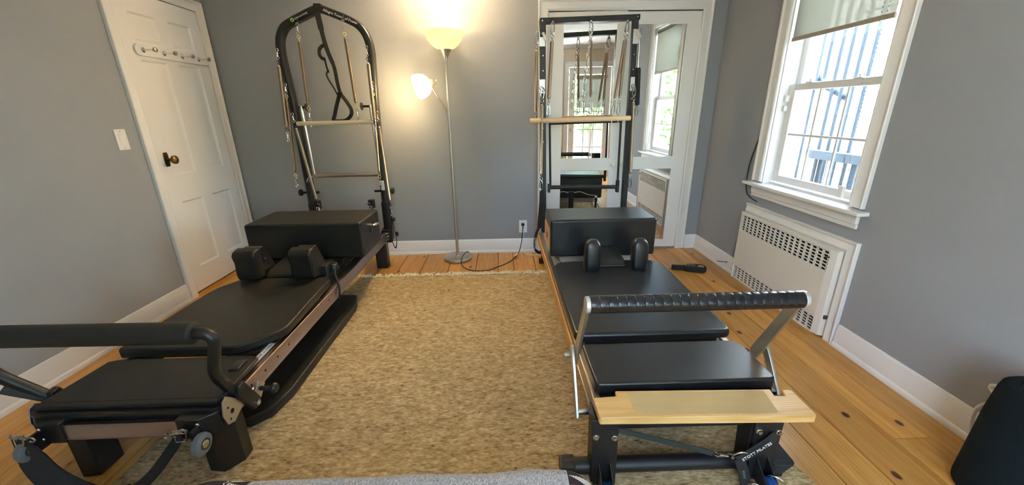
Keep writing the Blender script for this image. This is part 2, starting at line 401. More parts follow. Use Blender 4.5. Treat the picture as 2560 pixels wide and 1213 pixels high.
def base_prof(): return [(0, 0), (.022, 0), (.022, .012), (.019, .022), (.014, .028), (.013, .100), (.010, .108), (.010, .118), (.005, .130), (0, .132)]
def baseboard(name, p0, p1, inward):
    """profile swept from p0 to p1; inward = direction into the room"""
    p0, p1, n = Vector(p0), Vector(p1), Vector(inward); mb = MB(); pr = base_prof()
    vs = [p + n * a + Vector((0, 0, b)) for p in (p0, p1) for a, b in pr]; k = len(pr)
    mb.add(vs, [(i, (i + 1) % k, k + (i + 1) % k, k + i) for i in range(k)] + [tuple(range(k)), tuple(range(k, 2 * k))[::-1]])
    return struct(name, mb, white, angle=25)
baseboard('baseboard_left', (XL, YF, 0), (XL, 2.645, 0), (1, 0, 0))
baseboard('baseboard_back', (XL, YB, 0), (.32, YB, 0), (0, -1, 0))
baseboard('baseboard_back_corner', (1.735, YB, 0), (XR, YB, 0), (0, -1, 0))
baseboard('baseboard_right', (XR, YF, 0), (XR, 1.852, 0), (-1, 0, 0))
baseboard('baseboard_right_corner', (XR, 2.83, 0), (XR, YB, 0), (-1, 0, 0))

def casing_prof(w_): return [(0, 0), (0, .012), (.006, .017), (.014, .019), (.020, .016), (w_ - .018, .013), (w_ - .012, .020), (w_ - .003, .022), (w_, .018), (w_, 0)]
def casing(name, pts, w_, plane, inner_left, m=white, parent=None):
    """mitred casing; pts = open polyline of the INNER edge in plane coords; plane(a,b,h)->xyz; outward offset by inner_left sign"""
    pr = casing_prof(w_); k = len(pr); P = [Vector((a, b)) for a, b in pts]; N = len(P); vs = []
    for i in range(N):
        d0 = (P[i] - P[i - 1]).normalized() if i else None; d1 = (P[i + 1] - P[i]).normalized() if i < N - 1 else None
        n0 = Vector((-d0.y, d0.x)) if d0 else None; n1 = Vector((-d1.y, d1.x)) if d1 else None
        if n0 and n1: nn = n0 + n1; nn = nn / (nn.dot(n0))
        else: nn = n0 or n1
        nn = nn * inner_left
        for o_, h in pr:
            q = P[i] + nn * o_; vs.append(plane(q.x, q.y, h))
    mb = MB(); fs = []
    for i in range(N - 1):
        for a in range(k): b = (a + 1) % k; fs.append((i * k + a, i * k + b, (i + 1) * k + b, (i + 1) * k + a))
    fs += [tuple(range(k)), tuple((N - 1) * k + a for a in range(k))[::-1]]
    mb.add(vs, fs)
    return struct(name, mb, m, parent, angle=25)
casing('trim_1', [(2.715, 0), (2.715, 2.035), (3.437, 2.035), (3.437, 0)], .072, lambda a, b, h: (XL + h, a, b), 1)
casing('trim_2', [(.402, 0), (.402, 2.03), (1.648, 2.03), (1.648, 0)], .082, lambda a, b, h: (a, YB - h, b), 1)

# ---- left six-panel door
def panel_door(name, y0, y1, z0, z1, panels, x, m):
    """door in the left wall: recessed field with raised centre for every panel"""
    mb = MB(); th = .035
    ys = sorted({y0, y1, *[p[0] for p in panels], *[p[1] for p in panels]}); zs = sorted({z0, z1, *[p[2] for p in panels], *[p[3] for p in panels]})
    for i in range(len(ys) - 1):
        for j in range(len(zs) - 1):
            cy, cz = (ys[i] + ys[i + 1]) / 2, (zs[j] + zs[j + 1]) / 2
            if any(p[0] < cy < p[1] and p[2] < cz < p[3] for p in panels): continue
            mb.add([(x, ys[i], zs[j]), (x, ys[i + 1], zs[j]), (x, ys[i + 1], zs[j + 1]), (x, ys[i], zs[j + 1])], [(0, 1, 2, 3)])
    mb.box(x - th, x - .014, y0, y1, z0, z1)
    for (e0, e1, a, b) in ((y0, y1, z0, z0), (y0, y1, z1, z1)):
        mb.add([(x, e0, a), (x, e1, a), (x - .014, e1, a), (x - .014, e0, a)], [(0, 1, 2, 3)])
    for e in (y0, y1): mb.add([(x, e, z0), (x, e, z1), (x - .014, e, z1), (x - .014, e, z0)], [(0, 1, 2, 3)])
    d_ = struct(name, mb, m)
    for (a, b, c, e) in panels:
        p = MB()
        def ring(i, dx): return [(x + dx, a + i, c + i), (x + dx, b - i, c + i), (x + dx, b - i, e - i), (x + dx, a + i, e - i)]
        R_ = [ring(0, 0), ring(.004, -.004), ring(.012, -.010), ring(.022, -.010), ring(.048, -.003)]
        vs = [q for rr in R_ for q in rr]; fs = [(i * 4 + j, i * 4 + (j + 1) % 4, i * 4 + 4 + (j + 1) % 4, i * 4 + 4 + j) for i in range(4) for j in range(4)] + [(16, 17, 18, 19)]
        p.add(vs, fs); build('panel', p, m, d_, angle=20)
    return d_
pan = [(2.815, 3.025, .205, .70), (3.125, 3.333, .205, .70), (2.815, 3.025, .89, 1.633), (3.125, 3.333, .89, 1.633), (2.815, 3.025, 1.745, 1.91), (3.125, 3.333, 1.745, 1.91)]
dl = panel_door('door_1', 2.719, 3.433, .03, 2.03, pan, XL + .008, door_w)
build('threshold', MB().box(XL - .12, XL + .004, 2.70, 3.45, 0, .012), floor_m, dl, .002)
kx = XL + .008
build('escutcheon', MB().prism([(2.772, .955), (2.80, .955), (2.806, .975), (2.806, 1.03), (2.80, 1.05), (2.772, 1.05), (2.766, 1.03), (2.766, .975)], kx, kx + .005, lambda a, b, c: (c, a, b)), brass, dl, .001)
build('knob', MB().lathe([(.011, 0), (.010, .025), (.014, .032), (.024, .038), (.029, .048), (.028, .058), (.018, .066), (0, .068)], (kx + .004, 2.787, 1.00), (1, 0, 0), 20), brass, dl)
for hz in (1.80, .30):
    build('hinge', MB().cyl((kx + .006, 3.437, hz), (kx + .006, 3.437, hz + .10), .007, n=10).cyl((kx + .006, 3.437, hz - .008), (kx + .006, 3.437, hz), .009, n=10).cyl((kx + .006, 3.437, hz + .1), (kx + .006, 3.437, hz + .108), .009, n=10)
          .box(kx - .002, kx + .003, 3.415, 3.455, hz, hz + .1), door_w, dl)
# coat rack on the door
rk = thing('coat_rack', 'white wall rack with four chrome pegs across the white panelled door', 'coat rack', (XL + .008, 3.10, 1.69))
build('rail', MB().prism(rect_round(2.78, 3.43, 1.655, 1.725, .034), XL + .0085, XL + .024, lambda a, b, c: (c, a, b)), door_w, rk, .003)
for py in (2.835, 3.0, 3.16, 3.32):
    pg = build('peg', MB().lathe([(.016, 0), (.016, .004), (.008, .010), (.006, .014), (.006, .062)], (XL + .024, py, 1.69), (1, 0, 0), 16), chrome, rk)
    build('peg_knob', MB().lathe([(.006, .060), (.013, .066), (.016, .074), (.013, .082), (0, .086)], (XL + .024, py, 1.69), (1, 0, 0), 16), chrome, pg)
sw = thing('light_switch', 'white rocker light switch on the grey wall beside the panelled door', 'switch', (XL, 2.515, 1.15))
build('cover_plate', MB().box(XL, XL + .005, 2.478, 2.553, 1.092, 1.214), plate_w, sw, .002)
build('rocker', MB().prism([(XL + .005, 1.12), (XL + .007, 1.12), (XL + .010, 1.186), (XL + .005, 1.186)], 2.499, 2.532, lambda a, b, c: (a, c, b)), plate_w, sw, .001)
for zz in (1.105, 1.201): build('screw', MB().cyl((XL + .005, 2.5155, zz), (XL + .0058, 2.5155, zz), .0028, n=8), grey_top, sw)

# ---- closet mirror doors
def mirror_door(name, x0, x1, hinge_left, ang, mx0, mx1):
    W_ = x1 - x0; t = .035; z0, z1 = .018, 2.022
    hx = x0 if hinge_left else x1
    Mx = Matrix.Translation((hx, YB - .004, 0)) @ Matrix.Rotation(ang, 4, 'Z') @ Matrix.Translation((-hx, -YB + .004, 0))
    y0, y1 = YB - .004, YB - .004 + t
    mb = MB()
    zs = [z0, .09, .765, .873, 1.931, z1]
    mb.box(x0, mx0, y0, y1, z0, z1).box(mx1, x1, y0, y1, z0, z1)
    for a, b in ((z0, .09), (.765, .873), (1.931, z1)): mb.box(mx0, mx1, y0, y1, a, b)
    o = struct(name, mb.move(Mx), door_w)
    for a, b in ((.09, .765), (.873, 1.931)):
        build('mirror', MB().box(mx0, mx1, y0 + .006, y0 + .011, a, b).move(Mx), mirror, o)
    kx_ = (x1 - .042) if hinge_left else (x0 + .042)
    build('knob', MB().lathe([(.008, 0), (.008, .012), (.017, .018), (.019, .026), (.014, .034), (0, .036)], (kx_, y0, .815), (0, -1, 0), 16).move(Mx), door_w, o)
    for hz in (.25, 1.80):
        build('hinge', MB().cyl((hx, y0 - .004, hz), (hx, y0 - .004, hz + .08), .006, n=10).move(Mx), door_w, o)
    return o
mirror_door('door_2', .404, 1.031, True, math.radians(-3.4), .526, .955)
mirror_door('door_3', 1.038, 1.646, False, math.radians(0.0), 1.115, 1.533)

# ---- right window
wi = casing('window_1', [(1.983, .775), (1.983, 2.165), (2.727, 2.165), (2.727, .775)], .088, lambda a, b, h: (XR - h, a, b), 1)
P_ = lambda name, mb, m=white, bv=.002, par=None: build(name, mb, m, par or wi, bv)
P_('stool', MB().box(XR - .062, XR + .07, 1.862, 2.862, .742, .765), white, .007)
P_('apron', MB().box(XR - .022, XR, 1.905, 2.800, .690, .742).box(XR - .016, XR, 1.905, 2.800, .664, .690), white, .004)
P_('jamb', MB().box(XR, XR + WT, 1.97, 1.992, .765, 2.18).box(XR, XR + WT, 2.718, 2.74, .765, 2.18).box(XR, XR + WT, 1.97, 2.74, 2.158, 2.18), white, .002)
P_('sill', MB().prism([(XR + .05, .765), (XR + .05, .778), (XR + WT + .03, .76), (XR + WT + .03, .74)], 1.97, 2.74, lambda a, b, c: (a, c, b)), white, .002)
def sash(x, z0, z1, y0, y1, st, rb, rt, grid):
    o = build('sash', MB().box(x, x + .035, y0, y0 + st, z0, z1).box(x, x + .035, y1 - st, y1, z0, z1).box(x, x + .035, y0 + st, y1 - st, z0, z0 + rb).box(x, x + .035, y0 + st, y1 - st, z1 - rt, z1), white, wi, .003)
    build('pane', MB().box(x + .015, x + .019, y0 + st, y1 - st, z0 + rb, z1 - rt), glass, o)
    gy0, gy1, gz0, gz1 = y0 + st, y1 - st, z0 + rb, z1 - rt
    if grid:
        for k in (1, 2):
            yy = gy0 + (gy1 - gy0) * k / 3; build('muntin', MB().box(x + .010, x + .015, yy - .007, yy + .007, gz0, gz1), white, o, .002)
        zz = (gz0 + gz1) / 2; build('muntin', MB().box(x + .009, x + .0145, gy0, gy1, zz - .007, zz + .007), white, o, .002)
    return o
s1 = sash(XR + .06, .785, 1.418, 2.000, 2.712, .055, .045, .040, True)
sash(XR + .10, 1.385, 2.158, 1.992, 2.718, .045, .035, .045, False)
for yy in (2.20, 2.55): build('latch', MB().box(XR + .055, XR + .10, yy - .028, yy + .028, 1.418, 1.424).cyl((XR + .078, yy, 1.424), (XR + .078, yy, 1.440), .016, .012, 12), plate_w, s1, .002)
P_('tilt_stop', MB().box(XR + .035, XR + .06, 2.692, 2.712, 1.31, 1.35).box(XR + .035, XR + .06, 2.695, 2.710, 1.25, 1.285), plate_w)

rb = thing('roller_blind', 'cream sheer roller blind pulled halfway down inside the right window', 'blind', (XR + .02, 2.38, 2.13))
build('roller', MB().cyl((XR + .022, 2.02, 2.125), (XR + .022, 2.705, 2.125), .022, n=16), blind_m, rb)
build('bracket', MB().box(XR + .002, XR + .05, 1.995, 2.015, 2.09, 2.158), plate_w, rb, .002); build('bracket', MB().box(XR + .002, XR + .05, 2.71, 2.717, 2.09, 2.158), plate_w, rb, .002)
build('shade_cloth', MB().box(XR + .0095, XR + .0105, 2.022, 2.702, 1.69, 2.12), blind_m, rb)
build('hem_bar', MB().box(XR + .004, XR + .016, 2.020, 2.704, 1.668, 1.692), mat('taupe hem bar', (.30, .25, .19), .5), rb, .003)
ch = MB()
for i in range(64):
    z_ = 2.12 - i * .0198
    for yo in ((.0, .02) if i < 56 else ()):
        yy = 2.048 + yo + (.022 * math.sin(max(0, (i - 10)) / 54 * PI) if i > 10 else 0) * (1 if yo else 1.2)
        ch.lathe([(0, -.0028), (.0026, -.001), (.0026, .001), (0, .0028)], (XR + .004 - .012 * yo / .02, yy, z_), (0, 0, 1), 6)
ch.tube(smooth_path([(XR + .004, 2.058, 1.02), (XR + .004, 2.052, .93), (XR - .002, 2.062, .86), (XR - .008, 2.072, .93), (XR - .008, 2.082, 1.02)]), .0018, 6)
bc = build('bead_chain', ch, mat('grey bead chain', (.16, .15, .14), .5), rb); bc['kind'] = 'stuff'
build('chain_tensioner', MB().box(XR - .008, XR + .012, 2.045, 2.078, .80, .865), plate_w, rb, .004)

# black cable on the right wall
cab = build('wall_cable', MB().tube(smooth_path([(XR - .004, 2.80, 1.09), (XR - .005, 2.832, 1.07), (XR - .006, 2.862, .984), (XR - .006, 2.889, .879), (XR - .006, 2.892, .76), (XR - .006, 2.868, .674), (XR - .006, 2.815, .643), (XR - .006, 2.73, .628)]), .0042, 8), blkp)
tag(cab, 'loose black cable hanging down the grey wall beside the right window', 'cable')

# ---- radiator cover
rc = thing('radiator_cover', 'cream metal radiator cover with slotted grilles under the right window', 'radiator', (XR, 2.34, 0))
def grille(y0, y1, z0, z1, ny, nz, x, fy=.84, fz=.74):
    """perforated plate with lozenge slots, real holes"""
    mb = MB(); dy = (y1 - y0) / ny; dz = (z1 - z0) / nz; t = .002
    for i in range(ny):
        for j in range(nz):
            cy, cz = y0 + (i + .5) * dy, z0 + (j + .5) * dz; hy, hz = dy * fy / 2, dz * fz / 2
            inn = [(cy - hy, cz), (cy - hy * .72, cz - hz), (cy + hy * .72, cz - hz), (cy + hy, cz), (cy + hy * .72, cz + hz), (cy - hy * .72, cz + hz)]
            ot = [(cy - dy / 2, cz), (cy - dy / 2, cz - dz / 2), (cy + dy / 2, cz - dz / 2), (cy + dy / 2, cz), (cy + dy / 2, cz + dz / 2), (cy - dy / 2, cz + dz / 2)]
            vs = [(x, a, b) for a, b in ot] + [(x, a, b) for a, b in inn] + [(x + .008, a, b) for a, b in inn]
            fs = [(k, (k + 1) % 6, 6 + (k + 1) % 6, 6 + k) for k in range(6)] + [(6 + k, 6 + (k + 1) % 6, 12 + (k + 1) % 6, 12 + k) for k in range(6)]
            mb.add(vs, fs)
    return mb
RX = XR - .042
casing('surround', [(1.925, 0), (1.925, .535), (2.826, .535)], .066, lambda a, b, h: (XR - h, a, b), 1, white, rc)
build('front_panel', MB().box(RX, RX + .006, 1.985, 2.822, .105, .395).box(RX, RX + .006, 1.985, 2.822, .512, .532).box(RX, RX + .006, 2.80, 2.822, .395, .512).prism(
    [(RX, 1.985), (RX + .012, 1.945), (RX + .038, 1.930), (RX + .042, 1.930), (RX + .042, 1.985)], 0.008, .532, lambda a, b, c: (a, b, c)).box(RX, XR, 2.819, 2.826, .0, .532).box(RX, XR, 1.93, 2.826, .528, .535), cream, rc, .003)
ug = build('upper_grille', grille(1.985, 2.80, .395, .512, 18, 6, RX), cream, rc, angle=10); lg = build('lower_grille', grille(1.992, 2.822, .010, .100, 18, 5, RX + .012), cream, rc, angle=10)
build('lower_frame', MB().box(RX + .010, RX + .018, 1.985, 1.993, 0, .105).box(RX + .010, RX + .018, 1.985, 2.822, 0, .010).box(RX + .010, RX + .018, 1.985, 2.822, .099, .105), cream, rc, .001)
build('inner_core', MB().box(XR - .006, XR - .001, 1.94, 2.82, .005, .525), dark, rc)
fins = MB()
for i in range(30): yy = 2.0 + i * .027; fins.box(XR - .026, XR - .008, yy, yy + .003, .02, .51)
fo = build('fin', fins, mat('dark fins', (.03, .027, .024), .8), rc); fo['kind'] = 'stuff'  # near-black strips behind the grille slots
build('damper_key', MB().box(RX - .018, RX, 1.975, 1.992, .478, .486), mat('worn brass', (.2, .17, .12), .5, 1.), rc, .002)
build('pipe_cutout', MB().cyl((RX + .018, 1.936, .13), (RX + .040, 1.936, .13), .012, n=12), mat('worn brass', (.2, .17, .12)), rc)
ns = build('door_stop', MB().cyl((XR - .014, 2.95, .072), (XR - .075, 2.99, .066), .004, n=8).cyl((XR - .013, 2.949, .072), (XR - .016, 2.951, .072), .009, n=10), mat('worn brass', (.2, .17, .12)))
tag(ns, 'thin metal peg sticking out of the white baseboard near the radiator cover', 'door stop')

# ---- outlet, cords
ou = thing('electrical_outlet', 'white wall outlet with a black plug above the back baseboard', 'outlet', (.186, YB, .249))
build('cover_plate', MB().box(.148, .223, YB - .005, YB, .189, .309), plate_w, ou, .002)
build('receptacle', MB().box(.169, .203, YB - .007, YB - .004, .208, .245).box(.169, .203, YB - .007, YB - .004, .255, .292), plate_w, ou, .003)
wc = thing('white_cable', 'thin white cable running from the outlet down across the floor', 'cable', (.19, YB - .02, 0))
build('cord', MB().tube(smooth_path([(.188, YB - .020, .215), (.190, YB - .020, .14), (.190, YB - .028, .05), (.196, YB - .05, .012), (.225, YB - .13, .004), (.30, YB - .125, .004), (.36, YB - .12, .004)]), .0032, 8), cordw, wc)
build('plug', MB().box(.176, .198, YB - .026, YB - .007, .212, .240), plate_w, wc, .005)

# ------------------------------------------------------------------ outside
struct('unseen_sun_block', MB().box(XL - WT, XR + WT, YF - WT, YB + 2, 2.53, 3.4), siding)  # unseen block above the ceiling, added to keep sun off the railing
struct('ground_outside', MB().box(XR + WT, 14, -10, 12, -.5, -.45).box(-8, 14, -14, YF - WT, -.5, -.45), lawn)
ho = thing('neighbour_house', 'cream house wall with horizontal siding seen through the right window', 'house', (4.6, 5.5, -.45))
for i in range(26):
    z_ = -.45 + i * .17
    build('siding_board', MB().prism([(4.10, z_), (4.075, z_ + .002), (4.095, z_ + .172), (4.10, z_ + .172)], 2.2, 10.5, lambda a, b, c: (a, c, b)), siding, ho)
build('corner_board', MB().box(4.05, 4.2, 2.1, 2.22, -.45, 4.0), siding, ho)
build('wall_core', MB().box(4.10, 4.6, 2.2, 10.5, -.45, 4.0), siding, ho)
rl = thing('metal_railing', 'blue grey metal stair railing with round posts outside the right window', 'railing', (2.7, 3.3, -.45))
for yy in (3.62, 3.53, 3.44, 3.33, 3.235, 3.135, 3.03): build('baluster', MB().cyl((2.7, yy, -.45), (2.7, yy, 2.6), .014, n=8), metal_out, rl)
build('landing_edge', MB().box(2.62, 2.86, 2.72, 3.37, .86, .93), metal_out, rl, .005)
build('handrail', MB().tube([(2.74, 3.95, 1.80), (2.74, 3.44, 1.43), (2.74, 3.20, 1.33)], .025, 10), metal_out, rl)
build('lower_post', MB().box(2.72, 2.77, 3.28, 3.33, -.45, .86).box(2.72, 2.77, 2.95, 3.0, -.45, .86), metal_out, rl, .003)
dp = thing('downspout', 'pale blue grey downspout standing beside the railing outside the right window', 'downspout', (2.35, 3.35, -.45))
build('pipe', MB().box(2.31, 2.39, 3.13, 3.22, -.45, 3.2), mat('pale metal', (.45, .50, .55), .5), dp, .01)

def leaf_mesh(nleaf, rx, ry, rz, size, seed):
    rnd = random.Random(seed); mb = MB()
    for i in range(nleaf):
        while True:
            p = Vector((rnd.uniform(-1, 1), rnd.uniform(-1, 1), rnd.uniform(-1, 1)))
            if .35 < p.length < 1: break
        c = Vector((p.x * rx, p.y * ry, p.z * rz)); a = Vector((rnd.gauss(0, 1), rnd.gauss(0, 1), rnd.gauss(0, 1))).normalized(); b = a.orthogonal().normalized(); s_ = size * rnd.uniform(.6, 1.3)
        mb.add([c - a * s_, c + b * s_ * .5, c + a * s_, c - b * s_ * .5], [(0, 1, 2, 3)])
    return mb
def shrub(label, loc, rx, ry, rz, n, seed, h):
    t = thing('shrub', label, 'shrub', (loc[0], loc[1], -.45), 'garden shrubs outside')
    k = build('foliage', leaf_mesh(n, rx, ry, rz, .10, seed).move(Matrix.Translation((0, 0, h))), leafm, t, world=False); k['kind'] = 'stuff'
    build('trunk', MB().tube([(0, 0, 0), (.05, 0, h * .6), (0, .05, h)], [.07, .05, .03], 8), barkm, t, world=False)
shrub('large leafy shrub reflected in the right closet mirror, right of the parked car', (5.2, -3.2, 0), 1.6, 1.6, 1.5, 1500, 1, 2.0)
shrub('leafy tree crown reflected high in the right closet mirror', (9.8, -6.4, 0), 2.2, 2.2, 2.2, 1600, 2, 3.2)
shrub('leafy green shrub outside the front door, seen in the left closet mirror', (1.6, -5.2, 0), 1.7, 1.0, 1.4, 1300, 3, 2.4)
shrub('low leafy shrub outside the added front window behind the camera', (-1.6, -6.0, 0), 2.0, 1.0, 1.2, 900, 4, 1.2)

# ---- glazed front door (seen in the mirror) and an unseen front window added for daylight
fd = struct('door_4', MB().box(.79, .90, YF - .06, YF - .02, .01, 2.04).box(1.46, 1.57, YF - .06, YF - .02, .01, 2.04).box(.90, 1.46, YF - .06, YF - .02, .01, .24).box(.90, 1.46, YF - .06, YF - .02, 1.92, 2.04), door_w)
build('pane', MB().box(.90, 1.46, YF - .042, YF - .038, .24, 1.92), glass, fd)
for k in (1, 2): xx = .90 + .56 * k / 3; build('muntin', MB().box(xx - .009, xx + .009, YF - .052, YF - .028, .24, 1.92), door_w, fd)
for k in range(1, 5): zz = .24 + 1.68 * k / 5; build('muntin', MB().box(.90, 1.46, YF - .051, YF - .029, zz - .009, zz + .009), door_w, fd)
kn = build('handle', MB().lathe([(.028, 0), (.028, .006), (.010, .012), (.010, .045)], (.845, YF - .02, .91), (0, 1, 0), 16).tube([(.845, YF + .02, .91), (.90, YF + .024, .912), (.96, YF + .02, .905)], .009, 8), steel, fd)
casing('trim_3', [(1.58, 0), (1.58, 2.05), (.78, 2.05), (.78, 0)], .085, lambda a, b, h: (a, YF + h, b), -1)
db = thing('door_blind', 'cream roller shade over the upper glass of the front door', 'blind', (1.18, YF, 1.9))
build('cassette', MB().box(.92, 1.50, YF - .018, YF + .03, 1.83, 1.90), mat('taupe hem bar', (.3, .25, .19)), db, .004)
build('shade_cloth', MB().box(.94, 1.48, YF - .001, YF + .0005, 1.32, 1.84), blind_m, db)
fw = casing('added_window', [(.615, .605), (.615, 2.245), (-.495, 2.245), (-.495, .605)], .06, lambda a, b, h: (a, YF + h, b), -1)
build('sash', MB().box(-.5, -.45, YF - .09, YF - .05, .6, 2.25).box(.57, .62, YF - .09, YF - .05, .6, 2.25).box(-.45, .57, YF - .09, YF - .05, 1.40, 1.45).box(-.5, .62, YF - .09, YF - .05, .6, .65).box(-.5, .62, YF - .09, YF - .05, 2.20, 2.25), white, fw)
build('pane', MB().box(-.45, .57, YF - .072, YF - .068, .65, 2.20), glass, fw)
build('stool', MB().box(-.57, .66, YF - .05, YF + .05, .585, .604), white, fw, .004)
baseboard('baseboard_front', (XL, YF, 0), (.69, YF, 0), (0, 1, 0))
# ceiling cornice, back of room
struct('trim_4', MB().prism([(0, 0), (.07, 0), (.06, -.02), (.02, -.06), (0, -.07)], XL, XR, lambda a, b, c: (c, YF + a, ZC + b)), white)

#PART2
# ------------------------------------------------------------------ rug
RZ = .012
rg = thing('rug', 'beige flecked wool rug with a knotted fringe between and under the two reformers', 'rug', (-.18, 1.4, 0))
g = MB(); nx, ny = 70, 76; rx0, rx1, ry0, ry1 = -1.46, 1.085, .25, 2.985
rr = random.Random(3)
def rz(x, y): return RZ + .0012 * math.sin(x * 7 + y * 3) * math.sin(y * 5 - x) - .0012
def edge(v, k): return .006 * math.sin(v * 9 + k) + .004 * math.sin(v * 23 + k * 2)
for i in range(nx + 1):
    for j in range(ny + 1):
        u, v = i / nx, j / ny; x = rx0 + (rx1 - rx0) * u + edge(v * 3, 1) * (1 - 2 * abs(u - .5) < .05) * 1; y = ry0 + (ry1 - ry0) * v + (edge(u * 3, 2) if v > .98 else 0)
        z = rz(x, y) if 0 < i < nx and 0 < j < ny else .001
        g.v.append(Vector((x, y, z)))
g.f += [[i * (ny + 1) + j, (i + 1) * (ny + 1) + j, (i + 1) * (ny + 1) + j + 1, i * (ny + 1) + j + 1] for i in range(nx) for j in range(ny)]
build('pile', g, rug_m, rg, angle=80)
fr = MB()
for i in range(330):
    x = rx0 + (rx1 - rx0) * (i + rr.random()) / 330; y = ry1 - .01; ln = rr.uniform(.035, .085); a = rr.gauss(0, .8); c_ = rr.gauss(0, 1.0)
    pts = [(x, y, .006)]
    for k in range(1, 6):
        t = k / 5; aa = a + c_ * t * 1.6
        pts.append((pts[-1][0] + math.sin(aa) * ln / 5, pts[-1][1] + math.cos(aa) * ln / 5 * (1 if abs(aa) < 1.8 else .4), .004 + .010 * rr.random() * math.sin(t * PI) + .002))
    fr.tube(pts, [.0046, .0044, .0042, .0040, .0036, .0024], 5)
for i in range(26):   # small twisted bundles
    x = rx0 + .1 + (rx1 - rx0 - .2) * rr.random(); R_ = rr.uniform(.012, .026)
    fr.tube([(x + R_ * math.cos(t * .5), ry1 + .022 + R_ * .7 * math.sin(t * .5), .007 + .003 * math.sin(t)) for t in range(13)], .0042, 5)
fo = build('fringe', fr, fringe_m, rg); fo['kind'] = 'stuff'

# ------------------------------------------------------------------ floor lamp
lx, ly = -.424, 3.365
lp = thing('floor_lamp', 'silver torchiere floor lamp with a lit glass bowl and a side reading arm', 'lamp', (lx, ly, 0))
build('base', MB().lathe([(0, 0), (.112, 0), (.124, .006), (.125, .024), (.120, .031), (.02, .034), (.016, .040), (0, .040)], (lx, ly, 0), n=48), silver, lp)
build('pole', MB().cyl((lx, ly, .038), (lx, ly, 1.09), .0125, n=16).cyl((lx, ly, 1.09), (lx, ly, 1.12), .0145, n=16).cyl((lx, ly, 1.12), (lx + .005, ly, 1.68), .0085, n=16), silver, lp)
build('cup', MB().lathe([(.012, 1.655), (.014, 1.67), (.020, 1.69), (.032, 1.715), (.047, 1.738), (.050, 1.742), (.03, 1.742)], (lx + .005, ly, 0), n=32, caps=False), silver, lp)
bowl = [(.045, 1.740), (.075, 1.752), (.105, 1.775), (.130, 1.806), (.146, 1.840), (.152, 1.868)]
build('bowl_shade', MB().lathe(bowl + [(q - .004, z) for q, z in bowl[::-1]], (lx + .005, ly, 0), n=48, caps=False), shade_m, lp)
build('bulb', MB().lathe([(0, 1.755), (.014, 1.757), (.014, 1.775), (.028, 1.795), (.030, 1.812), (.020, 1.832), (0, 1.838)], (lx + .005, ly, 0)), lamp_shade('lit bulb', (1, .8, .45), 6.), lp)
arm = smooth_path([(lx, ly - .012, 1.03), (lx - .003, ly - .014, 1.12), (lx - .006, ly - .018, 1.22), (lx - .024, ly - .026, 1.31), (lx - .075, ly - .03, 1.40), (lx - .112, ly - .03, 1.465)])
build('arm', MB().tube(arm, .006, 8), silver, lp)
ax = Vector((-.80, -.50, -.30)).normalized(); hp = Vector((lx - .112, ly - .03, 1.468)) + Vector((-.01, 0, .035))
build('arm_socket', MB().lathe([(0, -.035), (.020, -.033), (.024, -.02), (.026, .012), (.020, .018)], hp, ax, 20).cyl(hp + Vector((.035, 0, .014)), hp + Vector((.05, 0, .018)), .004, n=8), mat('cream socket', (.6, .54, .44), .4), lp)
hs_ = [(.022, .010), (.054, .022), (.077, .046), (.090, .080), (.095, .118)]
build('reading_shade', MB().lathe(hs_ + [(q - .004, z) for q, z in hs_[::-1]], hp, ax, 32, False), shade_h, lp)
build('reading_bulb', MB().lathe([(0, .02), (.014, .022), (.026, .05), (.026, .065), (0, .085)], hp, ax, 16), MATS.get('lit bulb') or lamp_shade('lit bulb small', (1, .85, .55), 14.), lp)
cd = build('power_cord', MB().tube(smooth_path([(lx + .10, ly + .05, .040), (lx + .085, ly + .02, .062), (lx + .06, ly - .03, .052), (lx + .048, ly - .075, .042), (lx + .044, ly - .125, .026), (-.375, 3.20, .006), (-.335, 3.12, .006), (-.28, 3.07, .006), (-.21, 3.045, .010), (-.13, 3.06, .008), (-.06, 3.13, .006), (0, 3.19, .005), (.06, 3.27, .005), (.10, 3.36, .006), (.135, 3.45, .012), (.158, 3.488, .06), (.175, 3.497, .16), (.182, 3.50, .262)]), .0036, 8), blkp, lp)
build('cord_label', MB().add([(.085, 3.352, .014), (.112, 3.335, .030), (.135, 3.41, .026), (.108, 3.43, .008)], [(0, 1, 2, 3)]), cordw, cd)
build('plug', MB().box(.168, .198, YB - .034, YB - .007, .262, .286).cyl((.183, YB - .03, .262), (.182, YB - .03, .238), .007, .004, 10), blkp, cd, .004)
def point(name, loc, e, col, rad):
    l = bpy.data.lights.new(name, 'POINT'); l.energy = e; l.color = col; l.shadow_soft_size = rad
    o = bpy.data.objects.new(name, l); C.objects.link(o); o.location = loc; return o
sp_l = bpy.data.lights.new('lamp_light', 'SPOT'); sp_l.energy = 680; sp_l.color = (1, .74, .46); sp_l.spot_size = math.radians(54); sp_l.spot_blend = 1.0; sp_l.shadow_soft_size = .05
lit = bpy.data.objects.new('lamp_light', sp_l); C.objects.link(lit); lit.parent = lp; lit.location = (.005, 0, 1.825); lit.rotation_euler = (PI, 0, 0)
lb = point('bulb_glow', (lx + .005, ly, 1.848), 2.2, (1, .66, .26), .028); lb.parent = lp; lb.location = Vector(lb.location) - Vector(lp.location)
l2 = point('reading_light', hp + ax * .135, 5.0, (1, .72, .36), .06); l2.parent = lp; l2.location = Vector(l2.location) - Vector(lp.location)

